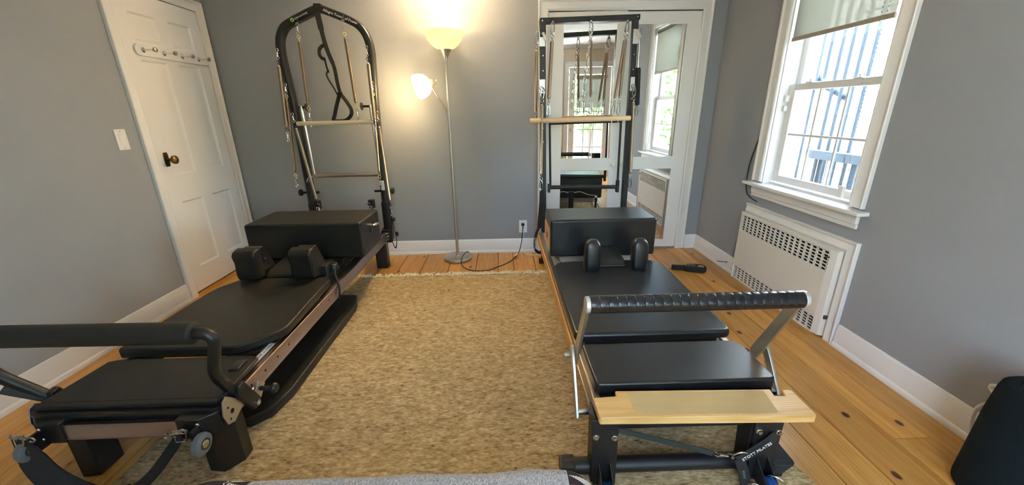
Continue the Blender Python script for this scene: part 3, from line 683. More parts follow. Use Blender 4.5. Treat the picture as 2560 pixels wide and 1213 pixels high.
# ------------------------------------------------------------------ springs, snap hooks, carabiners
def coil_prof(L_, rad):
    """close-wound coil silhouette with one ridge per winding"""
    n = int(L_ / .0042); p = [(.003, 0), (rad * .55, .002)]
    for i in range(n):
        z = .008 + (L_ - .016) * i / n; q = rad * (min(1, .55 + i / 5., .55 + (n - i) / 5.))
        p += [(q * .86, z), (q, z + (L_ - .016) / n * .5)]
    return p + [(rad * .55, L_ - .002), (.003, L_)]
def snap_hook(mb, z0, down):
    """swivel snap hook 75 mm long from z0 in direction down (-1/+1)"""
    s = down
    mb.torus((0, 0, z0 + s * .010), .009, .0022, (0, 1, 0), 14, 6)
    mb.cyl((0, 0, z0 + s * .019), (0, 0, z0 + s * .030), .0065, n=10)
    mb.cyl((0, 0, z0 + s * .030), (0, 0, z0 + s * .052), .004, n=8)
    mb.tube(smooth_path([(0, 0, z0 + s * .050), (.008, 0, z0 + s * .058), (.009, 0, z0 + s * .070), (.002, 0, z0 + s * .077), (-.007, 0, z0 + s * .070), (-.007, 0, z0 + s * .060)], 4), .0026, 6)
    mb.cyl((.006, 0, z0 + s * .044), (.014, 0, z0 + s * .042), .002, n=6)
    return mb
def carab(mb, z0, L_, wd=.017):
    """pear shaped carabiner hanging from z0 down"""
    pts = []
    for i in range(28):
        t = 2 * PI * i / 28; zz = -L_ / 2 + L_ / 2 * math.cos(t); k = .55 + .45 * (1 - (zz + L_) / L_)
        pts.append((wd * .72 * math.sin(t) * (k if True else 1), 0, z0 + zz))
    mb.tube(pts, .0038, 6, True); return mb
def eye(mb, z, R_=.012, wire=.0026): return mb.torus((0, 0, z), R_ * .85, wire, (0, 1, 0), 16, 6, 1., 1.25)
def spring(label, group, top, bot, kind, ring_m, rad, ends):
    """ends = (top fitting, bottom fitting): snap / carab / eye"""
    top, bot = Vector(top), Vector(bot); D = bot - top; L_ = D.length
    t = thing('spring', label, 'spring', top, group)
    t.rotation_mode = 'QUATERNION'; t.rotation_quaternion = Vector((0, 0, -1)).rotation_difference(D)
    fl_ = {'snap': .080, 'carab': .084, 'eye': .0}
    a, b = fl_[ends[0]], fl_[ends[1]]; el = .034
    z0 = -a - el; z1 = -L_ + b + el
    build('coil', MB().lathe([(q, z1 + zz) for q, zz in coil_prof(z0 - z1, rad)], n=14, caps=False), coil, t, world=False, angle=70)
    for z, s in ((z0, 1), (z1, -1)):
        m = MB(); m.cyl((0, 0, z - s * .004), (0, 0, z + s * .012), .0026, n=8); eye(m, z + s * .022); build('eye_ring', m, ring_m, t, world=False)
    for e, s in ((ends[0], 1), (ends[1], -1)):
        m = MB()
        if e == 'snap': snap_hook(m, -a + .004 if s == 1 else -L_ + b - .004, s); build('snap_hook', m, steel, t, world=False)
        elif e == 'carab': carab(m, (0 if s == 1 else -L_ + b) + .004, .084, .021); build('carabiner', m, steel, t, world=False)
    return t
GL, GR = 'springs on the arched tower', 'springs on the square wall frame'
TY = 3.262
S_ = [
 ('short yellow-eyed spring hanging left of the strap inside the arched tower', (-1.476, TY, 1.918), (-1.500, TY, 1.232), yellow, ('snap', 'snap'), .0130),
 ('short yellow-eyed spring hanging right of the strap inside the arched tower', (-1.142, TY, 1.934), (-1.122, TY, 1.236), yellow, ('snap', 'snap'), .0130),
 ('purple-eyed spring hung highest on the outside of the arched tower left post', (-1.652, 3.255, 1.750), (-1.692, 3.245, 1.077), purple, ('snap', 'snap'), .0145),
 ('purple-eyed spring hung highest on the arched tower right post', (-.990, 3.255, 1.760), (-.990, 3.235, 1.113), purple, ('snap', 'snap'), .0148),
 ('long yellow-eyed spring on the outside of the arched tower left post', (-1.643, 3.262, 1.510), (-1.700, 3.255, .716), yellow, ('snap', 'snap'), .0115),
 ('long yellow-eyed spring on the arched tower right post', (-.984, 3.268, 1.514), (-1.014, 3.25, .694), yellow, ('snap', 'snap'), .0115),
 ('purple-eyed spring running slantwise down to the left pulley of the arched tower', (-1.636, 3.268, 1.296), (-1.550, 3.25, .560), purple, ('snap', 'eye'), .0145),
 ('purple-eyed spring lowest on the arched tower right post, above a black strap', (-.976, 3.275, 1.296), (-.945, 3.25, .455), purple, ('snap', 'snap'), .0145)]
for lb, a, b, rm, e, q in S_: spring(lb, GL, a, b, 'x', rm, q, e)
FY = 3.165
S2 = [
 ('steel spring hanging inside the square frame near its left post, hooked to the dowel', (.393, FY, 1.886), (.365, FY, 1.236), coil, ('carab', 'carab'), .0150),
 ('steel spring hanging beside the chain in the middle of the square frame', (.668, FY - .01, 1.885), (.694, FY - .01, 1.25), coil, ('carab', 'carab'), .0115),
 ('slanting steel spring near the right post of the square frame, hooked to the dowel', (.934, FY - .008, 1.886), (.864, FY, 1.236), coil, ('carab', 'carab'), .0125),
 ('near vertical steel spring near the right post of the square frame', (.939, FY + .008, 1.886), (.912, FY + .01, 1.236), coil, ('carab', 'carab'), .0125),
 ('steel spring hanging outside the left post of the square frame', (.279, FY + .02, 1.826), (.268, FY + .02, 1.225), coil, ('carab', 'eye'), .0140),
 ('long steel spring running down the front of the square frame left post', (.318, FY - .01, 1.446), (.314, FY - .01, .660), coil, ('carab', 'carab'), .0150),
 ('long steel spring running down the front of the square frame right post', (1.017, FY - .01, 1.452), (1.045, FY - .01, .660), coil, ('carab', 'carab'), .0150)]
for lb, a, b, rm, e, q in S2: spring(lb, GR, a, b, 'x', rm, q, e)
# chain
chn = thing('safety_chain', 'steel link chain hanging in the middle of the square frame', 'chain', (.655, FY - .024, 1.82))
link_me = None; zc = 1.815; path = smooth_path([(.662, 0, 1.815), (.655, 0, 1.70), (.640, 0, 1.55), (.632, 0, 1.42), (.632, 0, 1.30), (.650, 0, 1.262), (.672, 0, 1.255)], 20)
acc = 0; pos = [path[0]]
for i in range(1, len(path)):
    acc += (path[i] - path[i - 1]).length
    if acc > .0385: pos.append(path[i]); acc = 0
lm = MB(); lm.tube([(.0088 * math.copysign(min(1, abs(math.sin(t)) * 1.3), math.sin(t)), 0, .0235 * math.cos(t)) for t in [2 * PI * i / 16 for i in range(16)]], .0029, 6, True)
first = build('link', lm, steel, chn, world=False)
for i, p in enumerate(pos):
    o = first if i == 0 else first.copy()
    if i: C.objects.link(o); o.parent = chn
    o.location = Vector((p.x, FY - .024, p.z)) - Vector(chn.location)
    d_ = (pos[min(i + 1, len(pos) - 1)] - pos[max(i - 1, 0)]).normalized()
    o.rotation_euler = (0, math.atan2(d_.x, d_.z), (PI / 2 if i % 2 else 0))
# handle sleeve strap on the right of the square frame
hd = thing('exercise_handle', 'black padded handle hanging outside the right post of the square frame', 'handle', (1.045, FY + .02, 1.84))
build('shaft', MB().cyl((1.040, FY + .02, 1.77), (1.044, FY + .02, 1.57), .008, n=12), steel, hd)
build('sleeve', MB().lathe([(0, 0), (.019, .004), (.021, .02), (.021, .25), (.018, .27), (0, .272)], (1.058, FY + .02, 1.305), (-.05, 0, 1), 16), web, hd)
m = MB(); carab(m, 0, .075); m.move(Matrix.Translation((1.040, FY + .02, 1.846))); m2 = MB(); carab(m2, 0, .075); m2.move(Matrix.Translation((1.060, FY + .02, 1.306))); m.add(m2.v, m2.f)
build('carabiner', m, steel, hd)

# ------------------------------------------------------------------ square frame over the right reformer
vf = thing('square_frame_tower', 'black square steel frame with springs standing at the back end of the right reformer', 'exercise frame', (.67, 3.215, 0))
vy0, vy1 = 3.190, 3.236
for (xt, xb, nm) in ((.322, .350, 'post'), (1.006, 1.030, 'post')):
    xt0 = xt
    p = build(nm, MB().beam((xb, 3.213, .02), (xt, 3.213, 1.905), .046, .042, (1, 0, 0)), blk, vf, .004)
    for k in range(14):
        zz = 1.72 - k * .052; xx = xb + (xt - xb) * (zz - .02) / 1.885
        build('stop_hole', MB().cyl((xx, 3.190, zz), (xx, 3.1885, zz), .0042, n=8), steel if k % 2 else dark, p)
build('top_bar', MB().prism([(.300, 1.880), (1.032, 1.898), (1.031, 1.956 - .022), (.299, 1.916)], 3.180, 3.246, lambda a, b, c: (a, c, b)).prism([(.299, 1.90), (.345, 1.90), (.345, 1.79), (.300, 1.79)], 3.182, 3.19, lambda a, b, c: (a, c, b)), blk, vf, .004)
for xx, zz in ((.318, 1.897), (1.012, 1.916)): build('rivet', MB().lathe([(.006, 0), (.005, .003), (0, .004)], (xx, 3.180, zz), (0, -1, 0), 10), steel, vf)
for xx, zz in ((.318, 1.778), (1.014, 1.788), (.320, 1.455), (1.020, 1.462)):
    b = build('sliding_collar', MB().box(xx - .024, xx + .024, 3.184, 3.242, zz - .05, zz + .05), alu, vf, .003)
    if zz > 1.6: build('lock_lever', MB().beam((xx + .002, 3.17, zz + .042), (xx + .028, 3.165, zz - .012), .022, .010, (0, -1, 0)), steel, b, .003)
    else: build('eye_ring', MB().torus((xx, 3.178, zz - .02), .016, .0035, (0, 1, 0), 14, 6, .8, 1.4), steel, b)
for xx in (.393, .664, .936): build('eye_bolt', MB().torus((xx, 3.172, 1.884), .009, .003, (1, 0, 0), 12, 6).cyl((xx, 3.18, 1.90), (xx, 3.172, 1.893), .004, n=8), blk, vf)
pb = build('push_through_bar', MB().cyl((.388, 3.235, 1.183), (.966, 3.235, 1.192), .012, n=12).cyl((.388, 3.235, 1.19), (.402, 3.235, .66), .009, n=10).cyl((.958, 3.235, 1.19), (.966, 3.235, .65), .009, n=10), blk, vf)
build('lower_bar', MB().cyl((.395, 3.225, .672), (.965, 3.225, .664), .016, n=14).box(.378, .398, 3.205, 3.245, .63, .70).box(.952, .974, 3.205, 3.245, .62, .72), blk, pb, .003)
dw = thing('roll_down_bar', 'beech dowel bar hooked on springs across the square black frame', 'dowel', (.616, FY, 1.218))
build('bar', MB().lathe([(0, 0), (.017, 0), (.019, .003), (.019, .779), (.017, .782), (0, .782)], (.226, FY - .004, 1.205), (1, 0, .012), 20), dowel_m, dw)
for xx in (.365, .864, .912): build('eye_screw', MB().cyl((xx, FY, 1.225), (xx, FY, 1.185), .003, n=8).torus((xx, FY, 1.236), .009, .0026, (1, 0, 0), 12, 6), steel, dw)

# hand straps at the foot of the square frame
hs1 = thing('hand_strap', 'black webbing loop strap with white lettering hanging at the square frame left foot', 'strap', (.315, 3.16, .64))
build('webbing', MB().sweep([(.322, 3.158, .655), (.318, 3.152, .55), (.306, 3.15, .42), (.302, 3.15, .34)], [(-.017, -.002), (.017, -.002), (.017, .002), (-.017, .002)], (0, -1, 0)), web, hs1)
lpth = [(.300, 3.150, .345), (.276, 3.148, .29), (.264, 3.148, .215), (.270, 3.148, .150), (.304, 3.148, .122), (.324, 3.148, .135), (.340, 3.148, .17), (.350, 3.148, .22)]
build('loop', MB().sweep(smooth_path(lpth, 5), [(-.024, -.008), (.024, -.008), (.024, .008), (-.024, .008)], (1, .0, .0)), web, hs1, .004)
text('lettering', 'STOTT PILATES', .015, (.2745, 3.122, .165), (-.05, 0, 1), (-1, 0, 0), print_w, hs1, .001)
m = MB(); carab(m, 0, .07, .013); m.move(Matrix.Translation((.336, 3.15, .27))); build('hook', m, mat('brass hook', (.6, .5, .25), .3, 1.), hs1)

# ------------------------------------------------------------------ right reformer
RR = thing('pilates_reformer', 'wood railed reformer with black mats and an upright wrapped silver footbar, right of the rug', 'exercise machine', (.643, 2.1, 0))
B = lambda name, mb, m, bv=.0, par=None, **k: build(name, mb, m, par or RR, bv, **k)
railp = [(-.017, -.036), (.017, -.036), (.017, .024), (.012, .034), (-.012, .034), (-.017, .024)]
for xx, sg in ((.318, 1), (.968, -1)):
    ya_ = 1.085 if sg == 1 else 1.20
    B('rail', MB().sweep([(xx, ya_, .272), (xx, 3.17, .272)], railp, (0, 0, 1)).sweep([(xx - sg * .0185, ya_, .250), (xx - sg * .0185, 3.17, .250)], [(-.002, -.008), (.002, -.008), (.002, .008), (-.002, .008)], (0, 0, 1)), railm, .002)
    B('rail_cover', MB().box(min(xx - sg * .018, xx - sg * .030), max(xx - sg * .018, xx - sg * .030), 1.475, 3.16, .230, .296), maple, .005)
    B('inner_track', MB().box(min(xx + sg * .017, xx + sg * .055), max(xx + sg * .017, xx + sg * .055), 1.12, 3.15, .236, .300), mat('pale track plastic', (.55, .50, .44), .5), .002)
B('front_beam', MB().box(.336, .985, 1.088, 1.128, .205, .300), blk, .004)
B('rear_beam', MB().box(.336, .95, 3.13, 3.17, .205, .300), blk, .004)
# front legs: tapered folded plates
for x0, x1, xb0, xb1 in ((.278, .372, .296, .376), (.838, .938, .852, .936)):
    lg_ = B('leg', MB().prism([(x0, .298), (x1, .298), (xb1, RZ), (xb0, RZ)], 1.034, 1.046, lambda a, b, c: (a, c, b)).prism([(1.046, .298), (1.125, .298), (1.105, RZ), (1.046, RZ)], x0 + (.012 if x0 < .5 else -.0), x0 + (.020 if x0 < .5 else .010), lambda a, b, c: (c, a, b)).prism([(1.046, .298), (1.125, .298), (1.105, RZ), (1.046, RZ)], x1 - .028, x1 - .018, lambda a, b, c: (c, a, b)), blk, .002)
    for bx, bz in ((x0 + .018, .230), (x1 - .012, .224)):
        B('bolt', MB().lathe([(.011, 0), (.011, .003), (.007, .004), (.0065, .010), (.003, .010), (.003, .006), (0, .006)], (bx, 1.034, bz), (0, -1, 0), 14), steel, par=lg_)
    cx = (xb0 + xb1) / 2 - .004
    wf = B('wheel_fork', MB().prism([(1.04, .105), (1.03, .112), (.955, .058), (.95, .03), (.97, .018), (1.04, .03)], cx - .0215, cx - .0175, lambda a, b, c: (c, a, b)).prism([(1.04, .105), (1.03, .112), (.955, .058), (.95, .03), (.97, .018), (1.04, .03)], cx + .0175, cx + .0215, lambda a, b, c: (c, a, b)), blk, .001, par=lg_)
    B('wheel', MB().lathe([(.010, -.014), (.028, -.014), (.033, -.011), (.029, -.004), (.026, 0), (.029, .004), (.033, .011), (.028, .014), (.010, .014)], (cx, .978, .047), (1, 0, 0), 24, False), bluep, par=lg_)
    B('wheel_axle', MB().cyl((cx - .027, .978, .047), (cx + .027, .978, .047), .006, n=10), steel, par=lg_)
B('foot_tube', MB().cyl((.20, 1.092, .041), (.99, 1.092, .041), .0285, n=24), blk)
B('foot_end', MB().box(.186, .240, 1.062, 1.122, RZ, .066), rubber, .006)
fin = MB()
for k in range(6): fin.prism(rect_round(.930, 1.010 - .004 * k, 1.02 + .004 * k, 1.13, .02), RZ + .0135 * (5 - k) * 1., RZ + .0135 * (5 - k) + .0085)
fin.box(.94, .985, 1.04, 1.12, RZ, .09); B('ribbed_foot', fin, rubber, .002)
# rear foot
B('rear_foot', MB().box(.306, .366, 3.19, 3.235, 0, .045).box(.366, 1.02, 3.195, 3.232, .004, .040).box(.345, .385, 3.15, 3.232, .03, .24).box(.915, .955, 3.15, 3.232, .03, .24), blk, .005)
# padded standing platform
B('standing_pad', MB().prism(rect_round(.316, .976, 1.150, 1.405, [.022, .022, .05, .01]), .306, .352), vinyl, .013, seg=4)
B('pad_board', MB().box(.334, .972, 1.135, 1.40, .292, .306), blk, .002)
# wooden footboard with notches
wz0, wz1 = .306, .336
poly = [(.297, 1.012), (.300, 1.006), (.990, .985), (.999, .992), (1.000, 1.110), (.966, 1.112), (.957, 1.081), (.922, 1.083), (.928, 1.116), (.380, 1.132), (.379, 1.106), (.297, 1.102)]
B('wooden_footboard', MB().prism(poly, wz0, wz1), oak, .005, seg=3)
B('grip_sheet', MB().prism([(.420, 1.020), (.430, 1.016), (.874, 1.000), (.882, 1.006), (.897, 1.100), (.892, 1.106), (.428, 1.120), (.421, 1.115)], wz1, wz1 + .0008), grip)
# footbar
by, bz = 1.160, .664
for sg, xa, xl in ((-1, .276, .258), (1, 1.004, 1.022)):
    a = B('footbar_arm', MB().prism([(by - .022, bz + .012), (by - .012, bz + .025), (by + .012, bz + .026), (by + .024, bz + .012), (1.352, .345), (1.335, .318), (1.312, .318)], xa - .006, xa + .006, lambda p, q, c: (c, p, q)), alu, .002)
    q = smooth_path([(1.325, .395), (1.292, .372), (1.235, .300), (1.192, .235), (1.166, .190)], 6)
    B('footbar_link', MB().sweep([(xl, p[0], p[1]) for p in [(v.x, v.y) for v in [Vector((t.x, t.y, 0)) for t in q]]], [(-.006, -.018), (.006, -.018), (.006, .018), (-.006, .018)], (0, 1, .2)), alu, .003)
    B('link_axle', MB().cyl((xl, 1.172, .212), (xl - sg * .06, 1.172, .212), .012, n=12), steel); B('lock_pin', MB().cyl((xl, 1.325, .355), (xl + sg * .028, 1.325, .355), .009, n=10), steel)
gp = MB(); prof = []; n_ = 24; W_ = 1.004 - .276 - .012
for k in range(n_):
    z = W_ * k / n_; prof += [(.0293, z), (.0301, z + .0025), (.0303, z + W_ / n_ - .002), (.0299, z + W_ / n_ - .0002)]
gp.lathe(prof, (.282, by, bz), (1, 0, -.002), 24, True)
B('wrapped_grip', gp, mat('black leather wrap', (.010, .010, .012), .27, bump=(120, .35)), angle=60)
for xx, q in ((.282, -1), (.998, 1)): B('end_cap', MB().cyl((xx, by, bz), (xx + q * .016, by, bz), .028, n=24), mat('satin end cap', (.72, .71, .68), .4, .6), .003)
# carriage
cz0, cz1 = .322, .368
def outline(x0, x1, y0, y1, rn, cf):  # near corners rounded, far corners slanted
    far = [(x1, y1 - cf), (x1 - cf * .55, y1 - .012), (x1 - cf * 1.6, y1), (x0 + cf * 1.6, y1), (x0 + cf * .55, y1 - .012), (x0, y1 - cf)]
    return rect_round(x0, x1, y0, y0 + .1, [rn, rn, .0001, .0001])[:12] + far
B('carriage_mat', MB().prism(outline(.296, .984, 1.452, 2.315, .035, .085), cz0, cz1), vinyl, .016, seg=4)
B('carriage_base', MB().box(.350, .930, 1.47, 2.20, .300, .322), blk, .003)
B('carriage_riser', MB().box(.365, .925, 2.33, 2.75, .300, .351), mat('grey riser board', (.20, .19, .175), .5), .003)
hr = B('headrest', MB().prism([(2.185, cz1 - .004), (2.185, cz1 + .018), (2.24, cz1 + .040), (2.424, cz1 + .056), (2.424, cz1 - .02), (2.23, cz1 - .02)], .556, .742, lambda a, b, c: (c, a, b)), vinyl, .010, seg=3)
for xx in (.524, .806):
    def sec(i, zs=None): return None
    m = MB(); zs = [cz1 - .003, cz1 + .012, cz1 + .05, cz1 + .10, cz1 + .145, cz1 + .17, cz1 + .186, cz1 + .192]; wd = [.044, .048, .050, .050, .048, .042, .028, .012]; dp_ = [.030, .036, .038, .038, .036, .031, .020, .008]
    rings = []
    for z, a, b in zip(zs, wd, dp_):
        sec_ = []
        for k in range(24):
            t = 2 * PI * k / 24; c_, s_ = math.cos(t), math.sin(t); e = .62
            sec_.append((xx + a * math.copysign(abs(c_) ** e, c_), 2.155 + .012 * (z - cz1) / .19 + b * math.copysign(abs(s_) ** e, s_), z))
        rings.append(sec_)
    vs = [p for q in rings for p in q]; fs = [(i * 24 + k, i * 24 + (k + 1) % 24, (i + 1) * 24 + (k + 1) % 24, (i + 1) * 24 + k) for i in range(7) for k in range(24)] + [tuple(range(24))[::-1], tuple(168 + k for k in range(24))]
    m.add(vs, fs); sr = B('shoulder_rest', m, vinyl, angle=60)
    B('rest_post', MB().box(xx - .012, xx + .012, 2.19, 2.23, cz1 - .03, cz1 + .10).box(xx - .03, xx + .03, 2.17, 2.30, cz1 - .028, cz1 - .010), blk, .003, par=sr)
# pulleys and ropes at the back
for xx, sg in ((.40, 1), (.90, -1)):
    rp = B('pulley_post', MB().cyl((xx, 3.14, .30), (xx, 3.14, .41), .011, n=10).box(xx - .012, xx + .012, 3.11, 3.17, .40, .44), blk, .002)
    B('pulley', MB().lathe([(.01, -.010), (.032, -.010), (.026, 0), (.032, .010), (.01, .010)], (xx, 3.13, .425), (1, 0, 0), 20, False), mat('white pulley', (.7, .7, .66), .4), par=rp)
    B('rope', MB().tube(smooth_path([(xx, 3.125, .455), (xx - sg * .03, 2.95, .365), (xx - sg * .052, 2.78, .338), (xx - sg * .050, 2.42, .338), (xx - sg * .02, 2.27, .345)], 6), .005, 8).tube(smooth_path([(xx, 3.135, .457), (xx + sg * .08, 3.155, .47), (xx + sg * .16, 3.16, .50), (xx + sg * .22, 3.16, .49)], 6), .005, 8), mat('grey rope', (.32, .32, .33), .8, bump=(300, .6)))
B('rope_cleat', MB().box(.625, .675, 3.135, 3.165, .29, .50).cyl((.61, 3.15, .49), (.69, 3.15, .49), .012, n=10), blk, .004)
B('side_roller', MB().cyl((.995, 2.30, .30), (1.02, 2.30, .30), .022, n=14), blkp)

# safety strap under the footboard
st = thing('safety_strap', 'dark webbing strap with a snap hook slung under the right wooden footboard', 'strap', (.6, 1.03, .25))
build('webbing', MB().sweep(smooth_path([(.372, 1.026, .262), (.47, 1.022, .232), (.60, 1.02, .190), (.70, 1.016, .158)], 5), [(-.0095, -.0015), (.0095, -.0015), (.0095, .0015), (-.0095, .0015)], (0, -1, .1)), webg, st)
m = MB(); snap_hook(m, 0, -1); m.move(Matrix.Translation((.700, 1.014, .158)) @ Matrix.Rotation(math.radians(-78), 4, 'Y') @ Matrix.Rotation(PI / 2, 4, 'Z')); build('snap_hook', m, steel, st)
build('d_ring', MB().torus((.795, 1.016, .143), .026, .0035, (0, 1, .3), 20, 6), steel, st)
ls = thing('lettered_strap', 'black loop strap with white lettering tied round the right reformer right front leg', 'strap', (.88, 1.03, .17))
sec4 = [(-.019, -.0025), (.019, -.0025), (.019, .0025), (-.019, .0025)]
build('upper_webbing', MB().sweep([(.912, 1.026, .219), (.88, 1.018, .196), (.805, 1.010, .142), (.785, 1.012, .128)], sec4, (0, -1, 0)), web, ls, .002)
build('lower_webbing', MB().sweep([(.792, 1.010, .135), (.808, 1.004, .09), (.822, .998, .04), (.828, .994, .018)], [(-.018, -.003), (.018, -.003), (.018, .003), (-.018, .003)], (0, -1, 0)), web, ls, .002)
text('lettering', 'STOTT PILATES', .0165, (.800, 1.0035, .133), (.79, .04, .575), (-.575, 0, .79), print_w, ls, .0008)
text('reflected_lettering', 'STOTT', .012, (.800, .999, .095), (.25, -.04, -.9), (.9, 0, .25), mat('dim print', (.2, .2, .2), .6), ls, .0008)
build('d_ring', MB().torus((.846, .985, .035), .020, .003, (.4, 1, .2), 18, 6).torus((.915, .985, .052), .030, .003, (.7, 1, .2), 18, 6), steel, ls)

# ------------------------------------------------------------------ sitting boxes
def sit_box(label, x0, x1, y0, y1, z0, z1, m):
    t = thing('sitting_box', label, 'exercise box', ((x0 + x1) / 2, (y0 + y1) / 2, z0), 'padded boxes')
    build('padded_body', MB().box(x0, x1, y0, y1, z0, z1), m, t, .016, 4); return t
bx1 = sit_box('black padded box with wooden end plate and slot handle sitting on the right reformer', .307, 1.006, 2.430, 2.765, .352, .605, vinyl)
e = .302; hy0, hy1, hz0, hz1 = 2.555, 2.625, .432, .482
build('wooden_end', MB().box(e, .3075, 2.465, hy0, .385, .535).box(e, .3075, hy1, 2.725, .385, .535).box(e, .3075, hy0, hy1, .385, hz0).box(e, .3075, hy0, hy1, hz1, .535), maple, bx1, .001)
build('slot', MB().box(.3055, .3068, hy0, hy1, hz0, hz1), dark, bx1)
bx2 = sit_box('matte black padded box with small side handle sitting on the left reformer', -1.690, -.933, 2.480, 2.865, .362, .605, vinyl2)
hb = build('side_handle', MB().lathe([(.022, 0), (.022, .004), (.014, .008), (0, .008)], (-.933, 2.66, .505), (1, 0, 0), 16).lathe([(.022, 0), (.022, .004), (.014, .008), (0, .008)], (-.933, 2.745, .525), (1, 0, 0), 16), blkp, bx2)
build('handle_loop', MB().tube(smooth_path([(-.931, 2.705, .525), (-.912, 2.715, .528), (-.905, 2.735, .528), (-.912, 2.757, .526), (-.931, 2.765, .524)]), .008, 8), steel, hb)

# ------------------------------------------------------------------ left reformer
LR = thing('pilates_reformer', 'black reformer with bronze metal rails and a bent black footbar, left of the rug', 'exercise machine', (-1.32, 2.1, 0))
A = lambda name, mb, m, bv=.0, par=None, **k: build(name, mb, m, par or LR, bv, **k)
rp2 = [(-.018, -.036), (.018, -.036), (.020, -.028), (.016, -.022), (.016, .022), (.012, .034), (-.012, .034), (-.016, .022), (-.016, -.022), (-.020, -.028)]
for xx, sg in ((-1.018, 1), (-1.622, -1)):
    rl_ = A('rail', MB().sweep([(xx, 1.19, .273), (xx, 3.24, .273)], rp2, (0, 0, 1)), bronze, .002)
    for k in range(6): A('rail_hole', MB().cyl((xx + sg * .0158, 1.30 + k * .095 + (.35 if k > 3 else 0), .276), (xx + sg * .0164, 1.30 + k * .095 + (.35 if k > 3 else 0), .276), .0055, n=10), dark, par=rl_)
    A('inner_track', MB().box(min(xx - sg * .017, xx - sg * .065), max(xx - sg * .017, xx - sg * .065), 1.40, 3.22, .240, .298), blk, .002)
A('rear_beam', MB().box(-1.60, -1.04, 3.19, 3.24, .225, .300), blk, .004)
# corner legs with chamfered outer edges
for sg, xo in ((1, -1.02), (-1, -1.630)):
    xi = xo - sg * .105
    pl = [(xi, 1.150), (xo - sg * .045, 1.142), (xo, 1.195), (xo, 1.245), (xi, 1.245)]
    A('leg', MB().prism(pl, RZ, .262), blkp, .004)
    pr_ = [(xo - sg * .085, 3.175), (xo, 3.175), (xo + sg * .012, 3.19), (xo + sg * .012, 3.25), (xo - sg * .085, 3.25)]
    A('leg', MB().prism(pr_, 0, .245), blkp, .004)
# front end: corner castings, cross tube, standing platform
A('cross_tube', MB().sweep([(-1.575, 1.108, .262), (-1.065, 1.108, .262)], [(-.012, -.030), (.012, -.030), (.016, -.024), (.012, -.018), (.012, .018), (.006, .028), (-.012, .028)], (0, 0, 1)), bronze, .001)
for sg, xo in ((1, -1.005), (-1, -1.635)):
    A('front_beam', MB().box(-1.58, -1.06, 1.130, 1.155, .245, .315), blk, .003) if sg == 1 else None  # black beam added to keep the gap under the bumper dark
    cc = A('corner_casting', MB().prism([(xo, 1.125), (xo, 1.30), (xo - sg * .03, 1.30), (xo - sg * .03, 1.16), (xo - sg * .125, 1.135), (xo - sg * .125, 1.088), (xo - sg * .045, 1.088)], .225, .308), blkp, .006)
    for by_, bz_ in ((1.11, .285), (1.11, .245)):
        A('bolt', MB().lathe([(.008, 0), (.006, .004), (0, .005)], (xo - sg * .052, 1.088, bz_), (0, -1, 0), 12), steel, par=cc)
    wx = xo + sg * .0 - sg * .030; wy, wz = 1.060, .232
    A('wheel_bracket', MB().box(min(wx - sg * .026, wx - sg * .018), max(wx - sg * .026, wx - sg * .018), 1.055, 1.11, .215, .285), blk, .002, par=cc)
    A('wheel', MB().lathe([(.012, -.013), (.026, -.013), (.036, -.009), (.0385, 0), (.036, .009), (.026, .013), (.012, .013)], (wx, wy, wz), (1, .0, 0), 28, False), greyw, par=cc)
    A('wheel_core', MB().lathe([(.012, -.0142), (.020, -.0142), (.021, -.012), (.021, .012), (.020, .0142), (.012, .0142)], (wx, wy, wz), (1, 0, 0), 20, False), mat('dark wheel core', (.03, .032, .033), .3), par=cc)
    A('wheel_hub', MB().lathe([(0, -.015), (.013, -.015), (.015, -.012), (.015, .012), (.013, .015), (0, .015)], (wx, wy, wz), (1, 0, 0), 16), chrome, par=cc)
A('bumper', MB().prism(rect_round(-1.648, -.998, 1.118, 1.20, [.03, .03, .002, .002]), .306, .322), blkp, .006)
A('standing_platform', MB().prism([(-1.640, 1.150), (-1.632, 1.135), (-1.014, 1.135), (-1.004, 1.150), (-1.020, 1.400), (-1.050, 1.412), (-1.59, 1.412), (-1.625, 1.400)], .322, .338), vinyl2, .006, seg=3)
A('platform_seam', MB().box(-1.633, -1.012, 1.160, 1.1615, .3378, .3388), dark)
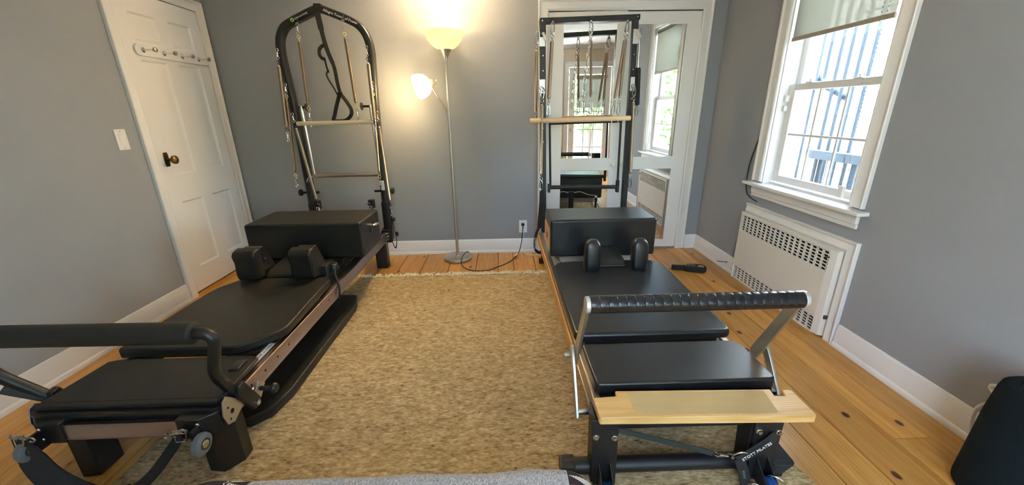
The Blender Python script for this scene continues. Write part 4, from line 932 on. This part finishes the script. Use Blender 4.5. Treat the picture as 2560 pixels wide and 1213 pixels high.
# footbar
gx0, gx1, gy, gz = -1.72, -1.026, 1.153, .606
A('padded_grip', MB().lathe([(.030, 0), (.037, .004), (.037, gx1 - gx0 - .004), (.031, gx1 - gx0)], (gx0, gy, gz + .004), (1, 0, -.010), 24), mat('foam grip', (.017, .015, .012), .6, bump=(60, .3)))
pts = round_corner([(-1.70, gy, gz), (-.960, gy, gz - .004), (-1.018, gy + .014, .430), (-1.004, 1.240, .265)], [.058, .045])
A('footbar_tube', MB().tube(pts, .0195, 14), blkp)
pts = round_corner([(-1.085, gy, gz), (-1.765, gy, gz), (-1.760, gy + .01, .470), (-1.655, 1.225, .295)], [.06, .06])
A('footbar_tube', MB().tube(pts, .0195, 14), blkp)
A('left_lever', MB().beam((-1.74, 1.16, .40), (-1.655, 1.21, .315), .03, .012, (0, -1, 1)), rubber, .004)
for sg, xo in ((1, -.997), (-1, -1.643)):
    pv = A('pivot_plate', MB().prism([(1.205, .345), (1.235, .352), (1.30, .225), (1.285, .198), (1.255, .200), (1.195, .305)], min(xo, xo + sg * .022), max(xo, xo + sg * .022), lambda a, b, c: (c, a, b)), blkp, .006)
    A('pivot_bolt', MB().lathe([(.012, 0), (.012, .006), (.006, .008), (.006, .004), (0, .004)], (xo + sg * .022, 1.272, .218), (sg, 0, 0), 16), steel, par=pv)
    A('index_plate', MB().prism([(1.135, .335), (1.155, .345), (1.20, .300), (1.235, .262), (1.165, .228), (1.135, .240), (1.122, .285)], min(xo + sg * .002, xo + sg * .007), max(xo + sg * .002, xo + sg * .007), lambda a, b, c: (c, a, b)), alu, .001, par=pv)
    for yy, zz, q in ((1.165, .275, .009), (1.150, .300, .004), (1.150, .252, .004)): A('index_hole', MB().cyl((xo + sg * .007, yy, zz), (xo + sg * .0077, yy, zz), q, n=12), dark, par=pv)
    kb = A('pull_knob', MB().lathe([(.009, 0), (.010, .03), (.008, .036), (.008, .044), (.018, .050), (.021, .060), (.016, .068), (0, .070)], (xo + sg * .012, 1.315, .250), (sg, 0, 0), 16), blkp, par=pv)
    A('knob_plate', MB().prism([(1.28, .245), (1.315, .285), (1.35, .252), (1.31, .212)], min(xo + sg * .010, xo + sg * .014), max(xo + sg * .010, xo + sg * .014), lambda a, b, c: (c, a, b)), alu, .001, par=kb)
    A('rivet', MB().lathe([(.007, 0), (.005, .004), (0, .005)], (xo + sg * .0225, 1.268, .285), (sg, 0, 0), 10), steel, par=pv)
# warning sticker on the track
stk = A('sticker', MB().box(-1.060, -1.036, 1.395, 1.545, .3085, .3092), print_w)
A('track_top', MB().box(-1.066, -1.034, 1.30, 2.0, .298, .3085), bronze, .001)
bars = MB()
for k in range(9): bars.box(-1.056, -1.056 + (.010 + .004 * ((k * 7) % 3)), 1.43 + k * .004, 1.4318 + k * .004, .3092, .3094)
A('fine_print', bars, dark, par=stk)
text('sticker_print', 'A WARN', .017, (-1.041, 1.472, .3094), (0, 1, 0), (-1, 0, 0), dark, stk, .0002)
A('latch_block', MB().prism([(1.30, .300), (1.31, .345), (1.36, .350), (1.40, .330), (1.40, .300)], -1.085, -1.045, lambda a, b, c: (c, a, b)), blkp, .004)
# carriage
cxa, cxb = -1.634, -1.000; cza, czb = .318, .362
pl = [(cxa + .02, 1.442), (cxb - .16, 1.442), (cxb - .125, 1.450), (cxb - .055, 1.520), (cxb - .01, 1.575), (cxb, 1.615), (cxb - .025, 2.130), (cxb - .045, 2.160), (cxb - .08, 2.172), (cxa + .12, 2.178), (cxa + .07, 2.160), (cxa + .012, 2.06), (cxa, 1.98), (cxa, 1.50), (cxa + .003, 1.455)]
A('carriage_mat', MB().prism(pl, cza, czb), vinyl2, .012, seg=4)
A('carriage_frame', MB().box(-1.58, -1.06, 1.47, 2.45, .300, .318).box(-1.56, -1.08, 2.16, 2.46, .318, .345), blkp, .004)
A('carriage_riser', MB().box(-1.56, -1.08, 2.46, 2.84, .300, .361), blkp, .003)
A('headrest', MB().prism([(2.185, .345), (2.185, .372), (2.23, .392), (2.44, .412), (2.44, .345)], -1.430, -1.225, lambda a, b, c: (c, a, b)), vinyl2, .012, seg=3)
for xx, sg in ((-1.488, -1), (-1.172, 1)):
    sr = A('shoulder_rest', MB().prism([(2.13, .366), (2.120, .40), (2.125, .47), (2.112, .520), (2.130, .545), (2.175, .552), (2.195, .540), (2.195, .366)], xx - .065, xx + .065, lambda a, b, c: (c, a, b)), vinyl2, .014, seg=3)
    A('rest_bracket', MB().prism([(2.196, .35), (2.196, .545), (2.235, .545), (2.30, .43), (2.33, .35)], xx - .045, xx + .055, lambda a, b, c: (c, a, b)), blkp, .006, par=sr)
    A('bracket_screw', MB().lathe([(.008, 0), (.006, .004), (0, .004)], (xx - sg * .06, 2.22, .47), (0, -1, 0), 10), grey_top, par=sr)
    cl = A('rope_cleat', MB().lathe([(0, 0), (.026, .0), (.028, .02), (.020, .04), (.024, .052), (0, .056)], (-1.325 + sg * .255, 2.31, .345), (0, 0, 1), 20).box(-1.325 + sg * .20 - .04, -1.325 + sg * .20 + .04, 2.23, 2.36, .335, .405), blkp, .004)
    A('cleat_ring', MB().torus((-1.325 + sg * .255, 2.305, .392), .022, .003, (0, 0, 1), 18, 6), chrome, par=cl)
A('cord', MB().tube(smooth_path([(-1.062, 2.30, .36), (-1.040, 2.24, .345), (-1.010, 2.19, .318), (-.992, 2.16, .29), (-.988, 2.14, .26), (-.99, 2.13, .235)]), .006, 8), web)
# lower padded board lying under the rail
pbd = thing('padded_board', 'flat black padded board with clipped corners lying on the rug under the left reformer', 'board', (-1.25, 1.9, RZ))
build('pad', MB().prism([(-1.50, 1.36), (-1.10, 1.36), (-1.035, 1.42), (-1.008, 1.55), (-1.005, 2.40), (-1.05, 2.535), (-1.50, 2.545)], RZ + .018, RZ + .052), vinyl2, pbd, .008, 3)
build('backing', MB().prism([(-1.50, 1.365), (-1.10, 1.365), (-1.04, 1.425), (-1.013, 1.55), (-1.010, 2.40), (-1.055, 2.53), (-1.50, 2.54)], RZ, RZ + .018), blkp, pbd, .003)

# carrying strap across the front of the left reformer
cs = thing('foot_strap', 'wide black padded strap drooping across the front end of the left reformer', 'strap', (-1.33, 1.06, .25))
sp_ = smooth_path([(-1.600, 1.055, .285), (-1.590, 1.048, .20), (-1.540, 1.035, .125), (-1.455, 1.025, .070), (-1.37, 1.02, .050), (-1.29, 1.022, .068), (-1.21, 1.032, .130), (-1.145, 1.048, .205), (-1.095, 1.060, .270)], 6)
wpad = [.020] * 3 + [.034] * 27 + [.022] * 100
build('webbing', MB().sweep(sp_, lambda i: [(-wpad[i], -.004), (wpad[i], -.004), (wpad[i], .004), (-wpad[i], .004)], (.0, -.55, .85)), web, cs, .002)
for px_, sg in ((-1.606, 1), (-1.082, -1)):
    build('d_ring', MB().tube([(px_ - .022, 1.050, .298), (px_ + .022, 1.050, .300), (px_ + .016, 1.044, .262), (px_ - .016, 1.044, .258)], .0035, 6, True), steel, cs)
    m = MB(); snap_hook(m, 0, -1); m.move(Matrix.Translation((px_ - sg * .02, 1.048, .300)) @ Matrix.Rotation(math.radians(-75 * sg), 4, 'Y')); build('snap_hook', m, steel, cs)

# ------------------------------------------------------------------ arched tower
tw = thing('arched_tower', 'black arched tube tower with springs standing at the back end of the left reformer', 'exercise frame', (-1.32, 3.33, 0))
arc = [Vector(p) for p in ((-1.627, 3.33, .235), (-1.629, 3.33, .70), (-1.633, 3.33, 1.10))] + smooth_path([(-1.643, 3.33, 1.40), (-1.656, 3.33, 1.62), (-1.660, 3.33, 1.74), (-1.645, 3.33, 1.83), (-1.598, 3.33, 1.902), (-1.52, 3.33, 1.944), (-1.40, 3.33, 1.995), (-1.352, 3.33, 2.012), (-1.322, 3.33, 2.017), (-1.292, 3.33, 2.012), (-1.24, 3.33, 1.993), (-1.12, 3.33, 1.946), (-1.045, 3.33, 1.902), (-.998, 3.33, 1.83), (-.981, 3.33, 1.74), (-.984, 3.33, 1.62), (-.995, 3.33, 1.40)], 5) + [Vector(p) for p in ((-1.004, 3.33, 1.10), (-1.008, 3.33, .70), (-1.010, 3.33, .235))]
sec_t = rect_round(-.027, .027, -.036, .036, .016, 3)
build('arched_frame', MB().sweep(arc, sec_t, (0, 1, 0)), blk, tw, angle=30)
for xx in (-1.627, -1.010):
    s_ = build('post_sleeve', MB().prism(rect_round(xx - .032, xx + .032, 3.288, 3.372, .016), .22, .56), blkp, tw, .002)
    sg = 1 if xx > -1.3 else -1
    build('locking_knob', MB().cyl((xx - sg * .075, 3.31, .655), (xx + sg * .06, 3.31, .655), .010, n=10).lathe([(.012, 0), (.026, .004), (.029, .012), (.026, .024), (.016, .028), (0, .028)], (xx + sg * .062, 3.31, .655), (sg, 0, 0), 12), blkp, tw)
    bk = build('mount_bracket', MB().prism([(3.235, .19), (3.235, .30), (3.30, .33), (3.37, .33), (3.37, .215), (3.30, .19)], min(xx - sg * .045, xx - sg * .033), max(xx - sg * .045, xx - sg * .033), lambda a, b, c: (c, a, b)).box(xx - .04, xx + .04, 3.238, 3.290, .215, .325), blk, tw, .003)
    for k in range(6): build('bolt', MB().lathe([(.007, 0), (.005, .003), (0, .004)], (xx + sg * .012 - sg * (k % 2) * .035, 3.238, .242 + (k // 2) * .028), (0, -1, 0), 10), steel, bk)
    build('tee_knob', MB().cyl((xx - sg * .03, 3.315, 1.335), (xx - sg * .085, 3.315, 1.335), .009, n=10).lathe([(.010, 0), (.028, .006), (.030, .012), (.020, .018), (0, .020)], (xx - sg * .082, 3.315, 1.335), (-sg, 0, 0), 14), blkp, tw)
    ph = build('pulley_block', MB().prism(rect_round(xx - sg * .085 - .024, xx - sg * .085 + .024, 3.20, 3.25, .012), .53, .60), blkp, tw, .004)
    build('pulley', MB().lathe([(.006, -.009), (.028, -.009), (.022, 0), (.028, .009), (.006, .009)], (xx - sg * .085, 3.215, .535), (1, .3, 0), 18, False), mat('smoke pulley', (.12, .11, .10), .25), ph)
    build('pulley_clip', MB().torus((xx - sg * .10, 3.20, .565), .016, .003, (.3, 1, 0), 14, 6).tube([(xx - sg * .10, 3.20, .55), (xx - sg * .12, 3.17, .50), (xx - sg * .15, 3.12, .44)], .006, 8), steel, ph)
for (xa, za) in ((-1.476, 1.928), (-1.142, 1.944)): build('eye_bolt', MB().torus((xa, 3.278, za - .002), .010, .003, (1, 0, 0), 12, 6).cyl((xa, 3.30, za + .03), (xa, 3.278, za + .008), .004, n=8), blk, tw)
pu = build('push_bar_tube', MB().tube(round_corner([(-1.572, 3.305, 1.345), (-1.560, 3.305, .795), (-1.014, 3.305, .795), (-1.030, 3.305, 1.345)], .004, 2), .0125, 12), chrome if False else mat('bright tube', (.66, .63, .58), .22, 1.), tw)
build('cross_bar', MB().cyl((-1.553, 3.298, .796), (-1.012, 3.298, .798), .0165, n=14), mat('satin tube', (.52, .48, .42), .35, 1.), pu)
build('white_tie', MB().torus((-1.60, 3.292, .775), .030, .0025, (0, 1, .2), 16, 5, 1.1, .4).tube([(-1.62, 3.285, .77), (-1.625, 3.285, .745)], .002, 5), cordw, tw)
build('data_label', MB().box(-1.020, -.992, 3.2915, 3.2935, .665, .745), print_w, tw)
# lettering on the arch
d1 = Vector((-1.095 + 1.322, 0, 1.938 - 2.026)).normalized(); u1 = Vector((-d1.z, 0, d1.x))
text('lettering', 'Allegro Tower of Power', .0255, Vector((-1.285, 3.2925, 2.006)) + u1 * -.006, d1, u1, print_w, tw, .001)
d2 = Vector((1.585 - 1.322, 0, 2.026 - 1.915)).normalized(); u2 = Vector((-d2.z, 0, d2.x))
text('lettering', 'balanced body', .019, Vector((-1.502, 3.2925, 1.948)) + u2 * -.004, d2, u2, print_w, tw, .001)
build('emblem', MB().torus(Vector((-1.520, 3.2925, 1.943)), .0095, .0042, (0, 1, 0), 16, 6), print_g, tw)

dw2 = thing('roll_down_bar', 'pale dowel bar hanging on two springs inside the arched tower', 'dowel', (-1.31, TY, 1.215))
build('bar', MB().lathe([(0, 0), (.014, 0), (.0165, .003), (.0165, .592), (.014, .595), (0, .595)], (-1.605, TY - .004, 1.213), (1, 0, .008), 20), dowel_p, dw2)
for xx, zz in ((-1.500, 1.215), (-1.122, 1.219)): build('eye_screw', MB().cyl((xx, TY, zz + .012), (xx, TY, zz - .028), .003, n=8).torus((xx, TY, zz + .024), .009, .0026, (1, 0, 0), 12, 6), steel, dw2)

# tower centre strap
ts = thing('loop_strap', 'long black webbing strap with loops hanging from the peak of the arched tower', 'strap', (-1.31, 3.27, 1.99))
w4 = lambda a, b: [(-a, -b), (a, -b), (a, b), (-a, b)]
ty = 3.285
def ribbon(pts, hw, up=(0, -1, .0), n=6): return MB().sweep(smooth_path(pts, n), w4(hw, .0018), up)
build('wrap', MB().box(-1.350, -1.300, 3.290, 3.294, 1.985, 2.046).box(-1.350, -1.300, 3.290, 3.370, 2.044, 2.048), web, ts, .003)
build('webbing', MB().sweep(smooth_path([(-1.326, ty, 1.99), (-1.318, ty, 1.90), (-1.306, ty, 1.80), (-1.290, ty, 1.72), (-1.262, ty, 1.62), (-1.255, ty, 1.52), (-1.250, ty, 1.47), (-1.244, ty, 1.43)], 6), lambda i: w4(.020 if i < 8 else (.013 if i > 22 else .015), .002), (.25, -1, 0)), web, ts)
build('short_loop', ribbon([(-1.306, ty - .01, 1.775), (-1.345, ty - .012, 1.745), (-1.352, ty - .012, 1.705), (-1.335, ty - .012, 1.680), (-1.315, ty - .012, 1.675)], .012, (.6, -1, 0)), web, ts)
build('thin_loop', ribbon([(-1.318, ty - .014, 1.68), (-1.312, ty - .014, 1.62), (-1.302, ty - .014, 1.58)], .006), web, ts)
build('ring_loop', ribbon([(-1.302, ty - .012, 1.60), (-1.322, ty - .012, 1.57), (-1.312, ty - .012, 1.53), (-1.282, ty - .012, 1.47), (-1.262, ty - .012, 1.42)], .006, (1, -1, 0)), web, ts)
build('hand_loop', MB().sweep(smooth_path([(-1.252, ty - .004, 1.420), (-1.285, ty - .006, 1.34), (-1.310, ty - .008, 1.27), (-1.322, ty - .010, 1.235), (-1.29, ty - .012, 1.228), (-1.23, ty - .014, 1.232), (-1.185, ty - .014, 1.262), (-1.172, ty - .012, 1.305), (-1.195, ty - .010, 1.36), (-1.235, ty - .006, 1.420)], 6), w4(.014, .002), [(.7, -1, 0)] * 18 + [(.35, -.8, .6)] * 60), web, ts)
build('keeper', MB().box(-1.262, -1.226, ty - .014, ty + .004, 1.416, 1.440), web, ts, .003)
# loop strap at the right foot of the tower
ls2 = thing('hand_strap', 'black loop strap hanging from the lowest right spring of the arched tower', 'strap', (-.955, 3.245, .45))
build('webbing', MB().sweep(smooth_path([(-.948, 3.243, .455), (-.950, 3.243, .40), (-.962, 3.245, .33), (-.968, 3.245, .26), (-.962, 3.245, .20), (-.948, 3.245, .165), (-.934, 3.245, .19), (-.930, 3.245, .26), (-.938, 3.245, .34), (-.944, 3.245, .42)], 6), w4(.010, .003), (1, .3, 0)), web, ls2, .001)
build('toggle', MB().lathe([(0, -.02), (.016, -.014), (.020, 0), (.016, .014), (0, .02)], (-.935, 3.232, .425), (0, 0, 1), 14), blkp, ls2)
build('clip', MB().cyl((-.918, 3.24, .31), (-.918, 3.24, .275), .012, n=10), blkp, ls2)

# ------------------------------------------------------------------ foot loop on the floor
fs_ = thing('foot_loop', 'black padded loop strap with small white emblem lying on the bare floor boards', 'strap', (1.55, 2.95, 0))
def P3(a, b):  # local axis from tail to loop end
    o = Vector((1.40, 2.995, 0)); d_ = Vector((.245, -.055, 0)).normalized(); n_ = Vector((-d_.y, d_.x, 0)); q = o + d_ * a + n_ * b; return (q.x, q.y)
out = [P3(0, -.012), P3(.09, -.014), P3(.115, -.040), P3(.20, -.056), P3(.245, -.050), P3(.268, -.025), P3(.268, .025), P3(.245, .050), P3(.20, .056), P3(.115, .040), P3(.09, .014), P3(0, .012)]
build('padded_loop', MB().prism(out, .0005, .042), web, fs_, .007, 3)
build('opening', MB().prism([P3(.205, -.016), P3(.245, -.022), P3(.250, 0), P3(.245, .022), P3(.205, .016)], .0415, .0426), floor_m, fs_)
text('lettering', 'merrithew', .015, (*P3(.125, .010), .0426), Vector((.245, -.055, 0)), Vector((.055, .245, 0)), print_w, fs_, .0006)
build('emblem', MB().torus((*P3(.112, .016), .0425), .006, .0014, (0, 0, 1), 14, 5), print_w, fs_)
build('ring', MB().torus((*P3(-.008, 0), .006), .011, .0025, (0, 0, 1), 14, 5), steel, fs_)

# ------------------------------------------------------------------ air purifier
ap = thing('air_purifier', 'dark fabric covered cylinder purifier with grey top ring on the floor at the right wall', 'air purifier', (1.683, .935, 0))
ac = (1.683, .935, 0)
build('fabric_body', MB().lathe([(0, .002), (.112, .002), (.128, .014), (.129, .03), (.126, .12), (.121, .30), (.113, .395), (.108, .416), (.098, .425), (.072, .428), (.066, .424)], ac, n=64, caps=False), bluegrey, ap)
build('top_ring', MB().lathe([(.066, .424), (.064, .430), (.050, .430), (.044, .424), (.040, .400)], ac, n=48, caps=False), grey_top, ap)
build('outlet_grille', MB().lathe([(.044, .402), (.03, .400), (0, .400)], ac, n=32, caps=False), blkp, ap)
build('power_cord', MB().tube(smooth_path([(1.750, 1.01, .33), (1.765, 1.075, .275), (1.785, 1.130, .225), (1.797, 1.163, .175), (1.798, 1.166, .118), (1.798, 1.152, .068), (1.790, 1.12, .02), (1.76, 1.06, .008)]), .0075, 10), cordw, ap)
build('cord_loop', MB().tube(smooth_path([(1.750, 1.02, .36), (1.762, 1.110, .318), (1.768, 1.135, .298), (1.765, 1.110, .280), (1.75, 1.03, .26)]), .007, 10), cordw, ap)

# ------------------------------------------------------------------ grey blanket in the foreground
bl = thing('blanket', 'grey fleece blanket with black and white woven borders draped in the foreground', 'blanket', (-.3, .55, 0))
def drape(xa, xb, nx_, name, m, uvx=None, par=None, taper=0.):
    """strip of the draped cloth: cross-section over a rounded block, from xa to xb"""
    yb, yf, zt, rr_ = .760, .26, .423, .045
    prof = [(yb + .012, .02), (yb + .010, .10), (yb + .006, .22), (yb + .002, .32)]
    for k in range(9):
        t = PI / 2 * k / 8; prof.append((yb - rr_ + rr_ * math.cos(t), zt - rr_ + rr_ * math.sin(t)))
    for k in range(1, 8): prof.append((yb - rr_ - (yb - yf - 2 * rr_) * k / 8, zt + .004 * math.sin(k * 1.3)))
    for k in range(9):
        t = PI / 2 * k / 8; prof.append((yf + rr_ - rr_ * math.sin(t), zt - rr_ + rr_ * math.cos(t)))
    prof += [(yf - .004, .30), (yf - .008, .15), (yf - .010, .02)]
    arcl = [0]
    for k in range(1, len(prof)): arcl.append(arcl[-1] + math.hypot(prof[k][0] - prof[k - 1][0], prof[k][1] - prof[k - 1][1]))
    mb = MB(); uvs = []; k = len(prof)
    for i in range(nx_ + 1):
        x = xa + (xb - xa) * i / nx_
        for (a, b), s_ in zip(prof, arcl):
            sag = .0015 * math.sin(x * 17 + a * 9) + .001 * math.sin(x * 41)
            so_ = max(0., x - .180); sl_ = max(0., -.770 - x); ov = so_ or sl_; aa = min(ov / .03, PI / 2)
            xx = x if not ov else (.180 if so_ else -.770) + (1 if so_ else -1) * .03 * math.sin(aa)
            drop = .03 * (1 - math.cos(aa)) + max(0., ov - .047)
            q = max(0., min(xx, .20) - .13); q2 = max(0., -.745 - max(xx, -.80))
            yy = a + .002 * math.sin(x * 23) - (8 * q * q + 16 * q2 * q2) * (a > .5)
            mb.v.append(Vector((xx, yy, max(.012, b + sag * (b > .3) - drop))))
            uvs.append((abs(x - xa) if uvx == 0 else abs(xb - x), s_))
    mb.f += [[i * k + j, (i + 1) * k + j, (i + 1) * k + j + 1, i * k + j + 1] for i in range(nx_) for j in range(k - 1)]
    o = build(name, mb, m, par, angle=80)
    so_ = o.modifiers.new('thickness', 'SOLIDIFY'); so_.thickness = .007; so_.offset = 1
    ul = o.data.uv_layers.new(name='UVMap')
    for lp_ in o.data.loops: ul.data[lp_.index].uv = uvs[lp_.vertex_index]
    return o
drape(-.64, .143, 60, 'fleece', fleece, par=bl)
drape(.143, .208, 12, 'border', zig, 0, bl); drape(-.772, -.64, 14, 'border', zig, 1, bl)
drape(.208, .60, 24, 'hem', fleece, par=bl); drape(-1.15, -.772, 24, 'hem', mat('cream hem', (.50, .45, .36), .9), par=bl)
